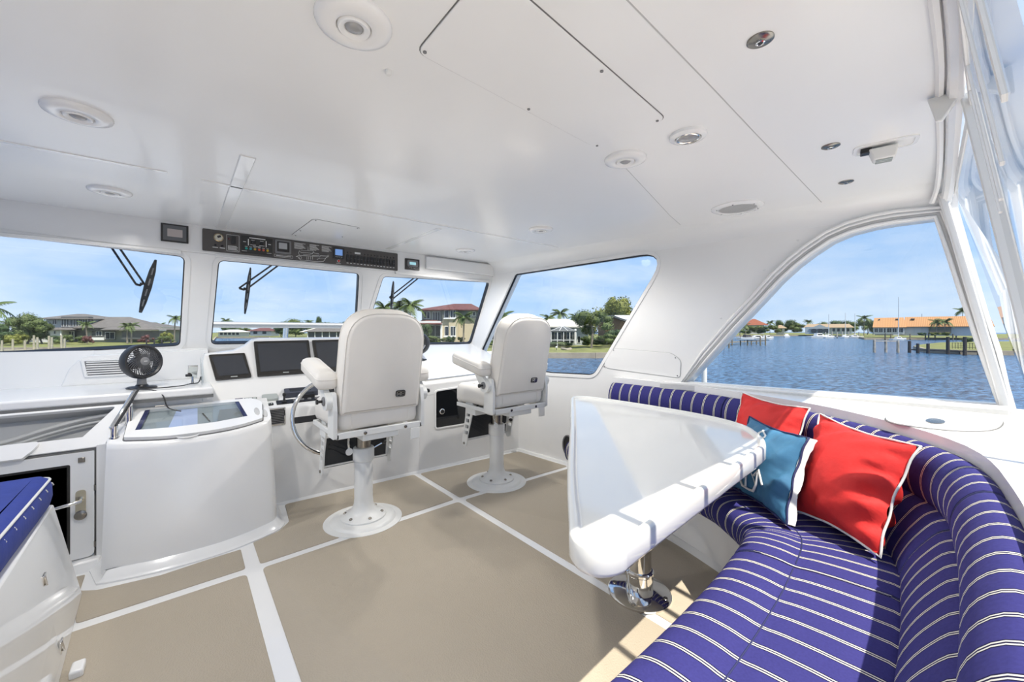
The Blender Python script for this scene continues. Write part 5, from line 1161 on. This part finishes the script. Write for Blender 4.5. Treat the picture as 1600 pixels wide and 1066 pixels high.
# grey roofed two-storey house off the port bow
h = House('house', 72, 140, 533, 'pale two-storey house with grey hip roofs and screened porch, seen through the port pane')
h.box('wall', 72, 141, 497, 536, 0, 12, greywall); h.box('wall', 60, 112, 515, 536, -3, 0, whitewall)
h.box('porch_wall', 98, 141, 495, 536, -.5, 1, scr)
h.hip('roof', 66, 143, 498, 489.5, -1, 13, 7, shingle, ridge=(90, 105)); h.hip('porch_roof', 58, 128, 515, 512, -3.4, .5, 2, shingle)
h.box('long_wall', 141, 256, 511, 536, -1, 12, greyst); h.hip('long_roof', 128, 215, 512, 494.5, -2, 14, 8, shingle, ridge=(141, 178)); h.hip('end_roof', 180, 262, 515, 500, -4, 14, 8, shingle, ridge=(188, 196)); h.box('link_roof', 120, 165, 495.5, 512, 6, 9, shingle)
h.box('porch_screen', 150, 185, 517, 531, -1.4, -1, scr); h.box('porch_screen', 205, 262, 517, 530, -3.4, -1, scr); h.box('porch_cap', 203, 264, 514.5, 517, -3.8, -1, trimw); h.box('porch_cap', 140, 204, 514, 517, -2, -1, shingle)
for a in ((82.5, 89.5, 499, 507), (84, 92, 517, 522.5), (100, 103, 517, 522)): h.win(*a, y=0 if a[2] < 510 else -3, mull=1 if a[1]-a[0] > 5 else 0)
for a in ((99, 111, 499, 511), (113, 126, 499, 511), (128, 140, 499, 511)): h.win(*a, y=-.5, mull=2, mm=scr)
for a in ((115, 123, 517.5, 531), (157, 166, 517.5, 525), (171, 186, 519, 530)): h.win(*a, y=-1.4, mull=1)
h.box('garden_wall', 171, 189, 527, 531, -6, -5.7, trimw); h.box('door_column', 111, 113, 515, 533, -3.4, -3, trimw)
# yellow house beyond the starboard pane
h = House('house', 655, 112, 533, 'cream and grey three-level house with a red tile roof, seen through the starboard pane')
h.box('wall', 658, 693, 483, 536, 1.0, 12, greyst); h.box('wall', 693, 752, 483, 536, .6, 12, cream_w)
for (u0, u1, yy) in ((692, 703, -.6), (702, 716, -1.0)): h.box('bay_wall', u0, u1, 492, 536, yy, 2, cream_w); h.box('bay_upper', u0, u1, 484, 493, yy, 2, greyst)
h.hip('roof', 655, 752, 484, 472.5, -.6, 13, 6, redtile, .4, ridge=(704, 733)); h.hip('bay_roof', 690, 717, 484, 475, -1.6, 6, 2, redtile, .3, ridge=(703.5, 704.5)); h.hip('side_roof', 655, 690, 506, 500, -1.5, 2, 1, redtile, .3)
h.box('upper_band', 716, 752, 483, 497, .45, .7, greyst); h.box('balcony_floor', 655, 690, 502, 505, -1.4, 1, trimw)
for a, yy in (((661, 671, 487, 498), .9), ((695, 702, 485, 497), -.65), ((704.5, 713, 485, 497), -1.05), ((695.5, 702, 510, 525), -.65), ((705, 713, 510, 525), -1.05), ((738, 743, 487, 494), .4), ((731, 736, 491, 502), .4)): h.win(*a, y=yy, mull=1 if a[1]-a[0] > 7 else 0)
for a, yy in (((675, 687, 487, 503), .9), ((658, 690, 508, 526), .8)): h.win(*a, y=yy, mull=2, mm=scr)
for u_ in (695.2, 705): h.box('window_sill', u_-1, u_+8.5, 525, 527, -1.4, -.6, trimw); h.box('window_sill', u_-1, u_+8.5, 497, 499, -1.4, -.6, trimw)
h.box('corner_column', 689, 692, 505, 534, -1, -.4, trimw)
# white roofed house in the side window
h = House('house', 850, 112, 536, 'low house with a pale tile roof and screened pool cage beyond the second helm chair')
h.box('wall', 858, 920, 508, 540, 1, 14, greywall); h.hip('roof', 850, 925, 510.5, 497, 0, 18, 6, whiteroof, .6, ridge=(862, 893)); h.box('dark_doors', 858, 896, 519, 536, -.6, 1, scr)
for k in range(5): h.box('cage_post', 858+k*9.3, 858.9+k*9.3, 517, 536, -5.2, -5, trimw)
h.box('cage_rail', 858, 896, 516.6, 518, -5.2, -5, trimw); h.box('cage_rail', 858, 896, 530.5, 531.3, -5.2, -5, trimw); h.hip('cage_roof', 858, 896, 517, 510, -5.2, 0, 3, scr, .1)
for a in ((866, 877, 519, 531), (884, 894, 519, 530)): h.win(*a, y=-.6, mull=1)
h.box('column', 896, 899, 514, 537, -2, -1.6, trimw); h.win(903, 908, 525, 536, y=1)
for k in range(4): 
    m_ = MB(); x_ = h.X(858+k*12.6); m_.bar((x_, -5.2, h.H(517)), (h.X(877), -2.6, h.H(510)), .12, .12); m_.build('cage_rafter', trimw, h.t)
# pool cage further left, behind the chair
h = House('pool_cage', 759, 118, 537, 'screened pool cage left of the second helm chair', 'pool cage')
h.box('dark_back', 759, 800, 520, 537, 2, 6, scr); h.hip('cage_roof', 757, 800, 519, 511.5, 0, 8, 4, scr, .1)
for k in range(6): h.box('cage_post', 760+k*6.5, 760.9+k*6.5, 518, 537, -.3, 0, trimw)
h.box('cage_rail', 759, 800, 517.5, 519, -.3, 0, trimw); h.box('cage_rail', 759, 800, 530.5, 531.5, -.3, 0, trimw)
h = House('house', 756, 170, 528, 'distant house with a reddish roof beside the windshield pillar'); h.box('wall', 756, 782, 512, 530, 0, 8, cream_w); h.hip('roof', 754, 784, 513, 505, -1, 9, 3, redtile); h.win(760, 766, 516, 522); h.win(771, 777, 516, 522)
# brown gabled house at the side window edge
h = House('house', 945, 116, 533, 'brown sided house with a dark gable roof behind the trees')
m_ = MB(); x0, x1, xm = h.X(946), h.X(1012), h.X(955); z0, z1 = h.H(514), h.H(495)
m_.add([(x0, 0, 0), (x1, 0, 0), (x1, 0, h.H(518)), (xm, 0, z1), (x0, 0, h.H(500)), (x0, 10, 0), (x1, 10, 0), (x1, 10, h.H(518)), (xm, 10, z1), (x0, 10, h.H(500))], [(0, 1, 2, 3, 4), (9, 8, 7, 6, 5), (1, 6, 7, 2), (0, 4, 9, 5)]); m_.build('wall', brownw, h.t, smooth=False)
m_ = MB(); m_.bar((xm, 4.5, z1+.2), (h.X(1015), 4.5, h.H(516)), 12, .5); m_.build('roof', darkroof, h.t); m_ = MB(); m_.bar((xm, 4.5, z1+.2), (h.X(938), 4.5, h.H(503)), 12, .5); m_.build('roof', darkroof, h.t); h.win(968, 985, 515, 522)
h.hip('roof', 966, 1030, 497, 489, 12, 22, 4, mat('pale_metal_roof', (.5, .52, .54), .5)); h.box('wall', 966, 1030, 497, 530, 13, 21, whitewall)
# small far houses ahead
h = House('house', 340, 300, 525.5, 'far white house low over the water at the left of the centre pane'); h.box('wall', 341, 376, 519, 526, 0, 10, whitewall); h.hip('roof', 340, 377, 519, 515, -1, 11, 6, mat('far_white_roof', (.42, .42, .41), .8))
for k in range(5): h.win(344+k*6.3, 348+k*6.3, 519.8, 523.5, frame=False)
h = House('house', 388, 290, 524, 'far house with a small red roof in the centre pane'); h.box('wall', 391, 424, 516.5, 525, 0, 10, whitewall); h.hip('roof', 388, 426, 517, 512.5, -1, 11, 6, redtile); h.win(396, 402, 518, 522, frame=False); h.win(410, 416, 518, 522, frame=False)
h = House('house', 480, 190, 527, 'low grey roofed house with dark screens at the right of the centre pane'); h.box('wall', 481, 560, 518, 529, 0, 12, cream_w); h.hip('roof', 472, 580, 518.5, 509, -1, 14, 10, whiteroof, ridge=(495, 545)); h.box('screen_porch', 489, 560, 517, 527, -5, 0, scr); h.hip('porch_roof', 487, 565, 518, 513, -5.5, 0, 4, shingle)
for k in range(6): h.box('porch_post', 489+k*11, 490+k*11, 517, 527, -5.3, -5, trimw)
# far side of the basin, starboard
h = House('house', 1160, 430, 521, 'distant house with an orange-red hip roof behind palms, left end of the arch', face=True); h.box('wall', 1166, 1194, 507, 522, 0, 14, whitewall); h.hip('roof', 1160, 1200, 508, 498.5, -1, 15, 8, mat('terracotta', (.25, .075, .04), .8, var=.1), ridge=(1176, 1180)); h.win(1172, 1178, 510, 514, frame=False)
h = House('house', 1210, 440, 522, 'far pale house with a tan roof between distant trees', face=True); h.box('wall', 1213, 1226, 513, 523, 0, 10, whitewall); h.hip('roof', 1210, 1229, 513, 508, -1, 11, 5, mat('tan_roof', (.32, .235, .15), .8)); h.win(1216, 1222, 514, 518, frame=False)
h = House('house', 1257, 410, 522, 'white villa with three dark arches and tan roof across the basin', face=True); h.box('wall', 1258, 1296, 511, 522, 0, 14, greywall); h.box('wing', 1296, 1332, 512, 522, 3, 14, greywall); h.hip('roof', 1256, 1334, 512, 506.5, 2, 15, 5, MATS['tan_roof'], ridge=(1262, 1328)); 
m_ = MB(); m_.add([(h.X(1264), -.6, h.H(514)), (h.X(1297), -.6, h.H(514)), (h.X(1281), -.6, h.H(507)), (h.X(1264), 4, h.H(514)), (h.X(1297), 4, h.H(514)), (h.X(1281), 8, h.H(507))], [(0, 1, 2), (3, 5, 4), (0, 2, 5, 3), (1, 4, 5, 2), (0, 3, 4, 1)]); m_.build('gable', greywall, h.t, smooth=False)
for uc in (1271.5, 1281.5, 1291):
    m_ = MB(); o2 = [(h.X(uc-3.6), h.H(520)), (h.X(uc+3.6), h.H(520))]+[(h.X(uc)+2.36*math.cos(a), h.H(516.5)+1.7*math.sin(a)) for a in [PI*k/10 for k in range(11)]]; m_.plate(o2, [], lambda a, b_, w: (a, w, b_), -.9, -.3); m_.build('arched_window', winm, h.t, smooth=False)
for k in range(4): h.win(1301+k*7.5, 1305+k*7.5, 513.5, 518, y=3, frame=False)
# long house with orange tiles
h = House('house', 1366, 262, 523, 'long white house with a bright orange tile roof across the basin', face=True)
h.box('wall', 1367, 1545, 510.5, 524, 0, 14, whitewall); h.box('wing', 1364.5, 1413, 511, 522.5, -3, 0, whitewall)
def shed(nm, u0, u1, ve, vt, y0, y1, mm):
    m_ = MB(); x0_, x1_ = h.X(u0), h.X(u1); a, b_ = h.H(ve), h.H(vt)
    m_.add([(x0_-.8, y0, a), (x1_+.8, y0, a), (x1_, y1, b_), (x0_, y1, b_), (x0_-.8, y0, a-.3), (x1_+.8, y0, a-.3), (x1_, y1+10, a), (x0_, y1+10, a)], [(0, 1, 2, 3), (0, 4, 5, 1), (3, 2, 6, 7), (0, 3, 7, 4), (1, 5, 6, 2)]); o_ = m_.build(nm, mm, h.t, smooth=False); return o_
shed('roof', 1366, 1413, 511.5, 496.5, -4, 7, orange); shed('roof', 1415, 1550, 510.8, 496, -1.5, 7, orange)
for a in ((1366, 1372), (1373, 1379.5), (1385.5, 1393), (1394, 1401), (1403, 1411)): h.win(a[0], a[1], 513, 519.5, y=-3, mm=winm, mull=1)
h.win(1380.5, 1384, 513, 520, y=-3); h.box('dark_gate', 1451, 1486, 511, 520, -1.2, 0, mat('olive_gate', (.16, .15, .12), .8))  # gate is a plain dark olive box on the facade
for u_ in (1428, 1440): h.box('downpipe', u_, u_+.5, 512, 521, -.2, 0, ltgray)
for u_, w_ in ((1373, 2), (1400, 5), (1424, 6), (1484, 2)): h.box('roof_vent', u_, u_+w_, 498.5, 500, 3.5, 5.5, darkroof)
h.box('chimney_pipe', 1442, 1442.6, 491.5, 497, 8, 8.3, darkroof)

# ------------------------------------------------------------------ palms, trees, shrubs
for i, (u, Z, vb, vt, s, lb) in enumerate([
    (136, 128, 535, 502, 2.5, 'bushy palm in front of the grey house, before the long wing'), (199, 128, 535, 505, 2.5, 'left palm of the pair before the low grey wing'), (205, 129, 535, 504, 2.4, 'right palm of the pair before the low grey wing'),
    (249, 160, 532, 504, 2.6, 'small palm behind the end of the grey house'), (272, 128, 534, 492.5, 2.8, 'tall slim palm at the right edge of the port pane'), (-24, 90, 545, 470, 5.0, 'tall palm cut by the left edge of the picture'),
    (12, 135, 534, 500, 4.0, 'palm half hidden behind the big bushy tree on the port shore'), (598, 118, 532, 472, 4.6, 'palm just left of the nearer helm chair top'), (640, 110, 534, 467, 5.2, 'large palm beside the cream house'), (625, 114, 534, 470, 4.4, 'palm with drooping fronds behind the nearer helm chair'),
    (724, 100, 536, 488, 3.4, 'slim palm in front of the cream house wall'), (783, 150, 530, 486, 5.2, 'palm between windshield pillar and second helm chair'), (877, 150, 530, 483, 4.6, 'palm behind the pale roofed house'), (898, 160, 528, 490, 4.0, 'smaller palm right of the pale roof'), (856, 165, 528, 491, 4.5, 'palm peeking over the second helm chair'),
    (352, 330, 526, 497, 6.0, 'palm over the bow rail at the left of the centre pane'), (509, 260, 526, 503, 4, 'short palm near the tall pine in the centre pane'), (482, 250, 527, 500, 4.5, 'palm right of the round tree in the centre pane'),
    (1463, 236, 523, 498.5, 5.0, 'left palm of the pair before the orange roof'), (1476, 236, 523, 498, 5.0, 'right palm of the pair before the orange roof'), (1504, 300, 520, 481, 6.5, 'palm behind the orange roof near the raked post'),
    (1350, 300, 524, 493, 5.5, 'palm left of the orange roofed house'), (1203, 440, 521, 501, 6, 'far palm right of the terracotta roof'), (1264, 450, 520, 499.5, 6, 'far palm above the arched villa'), (1165, 260, 523, 505, 4, 'palm by the boat lifts at the arch edge'), (1156, 250, 524, 508, 4, 'short palm by the boat lifts')]):
    palm(u, Z, vb, vt, lb, s, 13, i)
for i, (u, Z, vb, vt, w, lb, k, tr) in enumerate([
    (42, 124, 537, 487, 13, 'large bushy palm-like tree on the port shore', 'a', .12), (18, 135, 536, 503, 12, 'lower dense tree at the far left shore', 'd', .1), (66, 128, 536, 500, 7, 'loose tree beside the grey house corner', 'a', .15),
    (664, 106, 534, 505, 6.2, 'round dark tree in front of the cream house', 'd', .15), (461, 240, 527, 497, 22, 'broad round tree in the centre pane behind the rail post', 'a', .1), (440, 250, 527, 503, 14, 'tree left of the broad round tree in the centre pane', 'd', .1), (362, 310, 526, 508, 14, 'far trees over the bow rail', 'd', .1), (382, 320, 525, 511, 12, 'far tree left of the small red roof', 'a', .1),
    (497, 300, 526, 493, 5, 'tall narrow pine in the centre pane', 'd', .1), (525, 280, 526, 503, 14, 'low trees behind the grey roofed house', 'a', .1), (545, 280, 526, 501, 10, 'tree next to the nearer helm chair top', 'd', .1),
    (924, 98, 543, 483, 12, 'feathery shade tree on the lawn in the side window', 'a', .42), (955, 150, 533, 462, 22, 'tall bright green tree behind the brown house', 'y', .12), (984, 160, 533, 474, 18, 'bright green tree nearer the window edge', 'y', .12), (915, 170, 530, 493, 14, 'dark tree behind the pale roof', 'd', .1),
    (1226, 460, 521, 499, 26, 'far dark trees right of the terracotta roof', 'd', .05), (1246, 440, 521, 504, 20, 'far round green tree left of the arched villa', 'a', .05), (1207, 430, 521, 507, 16, 'far palm clump by the marina', 'a', .05), (1288, 470, 520, 502, 22, 'far tree behind the arched villa', 'a', .05), (1312, 460, 520, 500, 28, 'far tree right of the arched villa', 'd', .05), (1330, 440, 521, 502, 22, 'far green tree beyond the masts', 'a', .05), (1355, 320, 522, 497, 16, 'leafy tree left of the orange roof', 'a', .08), (1364, 330, 522, 503, 12, 'dark tree touching the orange roof', 'd', .08), (1176, 300, 523, 508, 16, 'trees behind the boat lifts', 'a', .05), (1145, 300, 524, 507, 20, 'green trees at the left end of the arch', 'a', .05), (1190, 330, 523, 509, 14, 'small trees right of the boat lifts', 'd', .05)]):
    tree(u, Z, vb, vt, w, lb, k, i, tr)
for i, (u, Z, vb, vt, w, lb, k) in enumerate([
    (262, 124, 536, 518, 4.4, 'yellow green shrub right of the grey house', 'y'), (258, 122, 537, 524, 5, 'low green shrub under the yellow one', 'a'), (228, 124, 536, 522, 4.5, 'reddish shrub before the grey wing', 'r'), (138, 122, 537, 524, 3.2, 'dark red shrub at the palm foot', 'r'), (128, 122, 537, 524, 4, 'green shrub left of the red one', 'a'), (103, 122, 538, 522, 4.5, 'round green shrub before the lower wall', 'a'), (24, 116, 540, 521, 6, 'pale green shrub on the left lawn', 'y'), (5, 118, 540, 517, 8, 'dark hedge at the left edge', 'd'), (85, 126, 537, 524, 6, 'hedge along the grey house', 'd'),
    (688, 101, 536, 528, 3.2, 'low clipped shrub left of the cream house bay', 'a'), (705, 101, 536, 525, 3.0, 'rounded shrub under the bay windows', 'd'), (720, 101, 535, 526, 2.4, 'round shrub right of the bay', 'a'), (676, 100, 536, 524, 5, 'leafy shrub at the cream house steps', 'a'), (660, 99, 537, 527, 4, 'shrub behind the nearer helm chair edge', 'y'),
    (875, 104, 541, 534, 9, 'low hedge before the pool cage', 'a'), (855, 104, 541, 534, 6, 'low hedge end by the second chair', 'd'), (775, 104, 541, 530, 7, 'hedge left of the second helm chair', 'a'), (795, 104, 541, 532, 6, 'hedge just behind the second helm chair', 'd'), (915, 106, 541, 524, 4, 'shrub beside the shade tree', 'a'), (932, 106, 540, 526, 5, 'dense shrub right of the shade tree', 'd'), (950, 104, 540, 520, 8, 'tall hedge before the brown house', 'a'), (968, 110, 538, 514, 9, 'hedge at the side window edge', 'd'),
    (1460, 236, 525, 519, 6, 'yellowish shrubs under the palm pair', 'y'), (1478, 236, 525, 519, 6, 'yellow shrub right of the palm pair', 'y'), (1442, 238, 525, 519.5, 5, 'dark shrub left of the palm pair', 'd'), (1512, 120, 536, 527, 4, 'low bush on the grassy spit', 'd')]):
    bush(u, Z, vb, vt, w, lb, k, i)

# ------------------------------------------------------------------ docks, pilings, boats
def dock(lab, pts, piles, r=.18, mm=wood, deck=None, dz=.9, parent_deck=True):
    """pts = deck centre line [(u,Z)], piles = [(u, Z, v_top)]"""
    t_ = thing('dock', lab, 'dock', far(*piles[0][:2])); O = Vector(t_.location)
    if pts:
        P_ = [far(u, Z, WZ+dz)-O for u, Z in pts]; m_ = MB()
        for a, b_ in zip(P_[:-1], P_[1:]): m_.bar(a, b_, deck or 1.6, .22)
        m_.build('deck', mm, t_, smooth=False)
    for u, Z, vt in piles:
        p = far(u, Z)-O; m_ = MB(); m_.cyl(p+Vector((0, 0, -.6)), Vector((p.x, p.y, hz(vt, Z)-O.z)), r, r*.9, 8); m_.build('piling', mm, t_)
    return t_
pale = mat('pale_piling', (.40, .36, .25), .85, var=.2, vscale=3)
dock('low timber dock with pale pilings on the port shore', [(0, 101), (110, 104)], [(20, 101, 530), (39, 101.5, 532), (53, 102, 524), (58.5, 100, 527), (76.5, 102.5, 525), (81, 100, 527), (96, 103, 524), (101, 101, 529), (3, 100, 532)], .24, pale, 2.0, .55)
dock('row of short posts along the shore right of the desk fan', [], [(229, 108, 530), (241, 108, 531), (253, 108.5, 530), (267, 109, 530)], .16, darkwood)
dock('boat lift pilings standing in the water before the orange roofed house', [(1366, 101), (1402, 101)], [(1366, 101, 531), (1384, 101, 531.5), (1403, 100, 532)], .30, mat('white_sleeve_piling', (.36, .33, .29), .8, var=.4, vscale=1.5), .35, 2.9)
dock('dark dock edge with heavy black pilings at the right of the arch', [(1424, 101), (1445, 99), (1480, 94), (1520, 91), (1560, 88)], [(1421, 100, 533), (1434, 98, 537), (1450, 96.5, 537), (1481, 93, 526.5), (1507.5, 89, 526.5), (1530, 90, 538)], .33, darkwood, 1.0, .75)
dock('far timber dock below the orange roofed house', [(1380, 241), (1400, 241), (1465, 240)], [(1383, 241, 521), (1392, 240, 522), (1422, 240, 522), (1446, 240, 522), (1451, 238, 520), (1461, 239, 523), (1489, 238, 522), (1494, 238, 524)], .35, wood, 2.5, .7)
dock('boat lifts and dock at the left end of the arch', [(1130, 150), (1150, 165), (1175, 175), (1192, 180)], [(1131, 128, 533), (1139, 128, 530), (1144, 150, 524), (1157, 150, 524), (1168, 150, 525), (1174, 158, 526), (1182, 160, 525), (1188, 150, 526), (1196, 150, 524), (1163, 190, 521)], .26, wood, 2.0, .9)
dock('far white dock beside the masts', [(1268, 300), (1300, 300), (1345, 298)], [(1290, 300, 519), (1300, 300, 518), (1308, 300, 519), (1316, 300, 518), (1326, 300, 518), (1335, 300, 518.5), (1342, 300, 519)], .35, mat('bleached_dock', (.42, .40, .36), .85), 2.5, .9)
# iron fence on the spit
t = thing('iron_fence', 'low black iron fence on the grassy spit', 'fence', far(1490, 100, -3.2)); O_ = Vector(t.location)
fp = [far(1488+k*4.5, 100-k*.4, -3.2)-O_ for k in range(11)]
for i, p in enumerate(fp):
    m = MB(); m.cyl(p, p+Vector((0, 0, 1.5)), .05, n=6); m.build('fence_post', darkwood, t)
for zz in (.3, 1.4):
    m = MB(); m.tube([p+Vector((0, 0, zz)) for p in fp], .04, 4); m.build('fence_rail', darkwood, t)
hullw = mat('white_hull', (.75, .75, .74), .35); canvas = mat('dark_boat_cover', (.05, .05, .06), .8)
def boat(u, Z, L, lab, cover=False, hull=hullw, cabin=True, lift=0.0, mast=None, rz=0):
    t_ = thing('boat', lab, 'boat', far(u, Z, WZ+lift), -YAW+R(rz), 'boats in the basin')
    m_ = MB(); loops_ = []
    for k in range(9):
        s = k/8; x = (s-.5)*L; w_ = L*.15*(1-max(0, s-.45)**2*3.0); w_ = max(w_, .02); z1 = L*.10+L*.05*s*s
        loops_.append([(x, -w_, z1), (x, -w_*.8, .0), (x, 0, -L*.04), (x, w_*.8, 0), (x, w_, z1)])
    m_.loft(loops_); m_.build('hull', hull, t_, ang=50)
    if cabin:
        m_ = MB(); m_.hexa([(-L*.2, -L*.10, L*.1), (L*.22, -L*.08, L*.1), (-L*.2, L*.10, L*.1), (L*.22, L*.08, L*.1), (-L*.17, -L*.085, L*.23), (L*.08, -L*.07, L*.23), (-L*.17, L*.085, L*.23), (L*.08, L*.07, L*.23)]); c_ = m_.build('cabin', canvas if cover else hullw, t_, bevel=.05)
        if not cover: m_ = MB(); m_.box(-L*.15, L*.08, -L*.097, L*.097, L*.155, L*.20); m_.build('cabin_windows', winm, c_)
    if mast:
        m_ = MB(); m_.cyl((0, 0, .5), (0, 0, mast), .24, .16, 8); m_.build('mast', mat('mast_alloy%d' % int(u), (.62, .62, .62), .4), t_); m_ = MB(); m_.cyl((0, 0, mast*.12), (-L*.36, 0, mast*.12), .12, n=6); m_.build('boom', hullw, t_)
    return t_
boat(1404, 236, 9, 'white sailboat with a tall mast before the orange roofed house', cabin=True, mast=25.5+.0, rz=0)
boat(1295, 290, 12, 'sailboat mast rising left of the bleached dock', mast=17.5, rz=20); boat(1321, 292, 11, 'sailboat with a grey mast in the middle of the bleached dock', mast=18.5, rz=30); boat(1336, 292, 11, 'sailboat with a white mast at the right of the bleached dock', mast=18, rz=-10)
boat(1280, 290, 16, 'long white motorboat moored by the bleached dock', rz=5); boat(1229, 330, 13, 'white motorboat at the far shore', rz=60); boat(1199, 250, 12, 'white flybridge boat behind the lifts', rz=25)
boat(1168, 150, 8, 'boat under a dark cover on the lift', cover=True, lift=2.2, rz=15); boat(1184, 152, 8, 'white boat raised on a lift beside the covered one', lift=2.0, rz=-10)
boat(410, 180, 7, 'boat with a dark cover on the canal ahead', cover=True, rz=40); boat(397, 190, 6, 'white boat at the small jetty ahead', rz=70); boat(470, 66, 9, 'blue canvas-topped boat just ahead of the bow rail', cover=True, hull=mat('blue_hull', (.03, .06, .16), .3), rz=0)
# garden bits on the lawn
t = thing('bird_statue', 'small white bird standing on the lawn by the seawall', 'bird', far(869.5, 86, hz(547, 86))); m = MB(); m.ball((0, 0, .55), .28, 8, (1.2, .7, .8)); m.build('body', whitewall, t); m = MB(); m.tube([(.15, 0, .7), (.25, 0, 1.0), (.2, 0, 1.25)], .07, 6); m.ball((.24, 0, 1.3), .12, 6); m.build('neck', whitewall, t); m = MB(); m.cyl((0, .05, 0), (0, .05, .4), .03, n=5); m.cyl((0, -.05, 0), (0, -.05, .4), .03, n=5); m.build('legs', darkwood, t)
m = MB(); m.tube(spline([far(878, 92, hz(545, 92)), far(886, 90, hz(546.5, 90)), far(892, 92, hz(545.5, 92))], 5), .35, 6); tag(m.build('garden_stone', conc), 'pale flat stone lying on the lawn in the side window', 'stone')
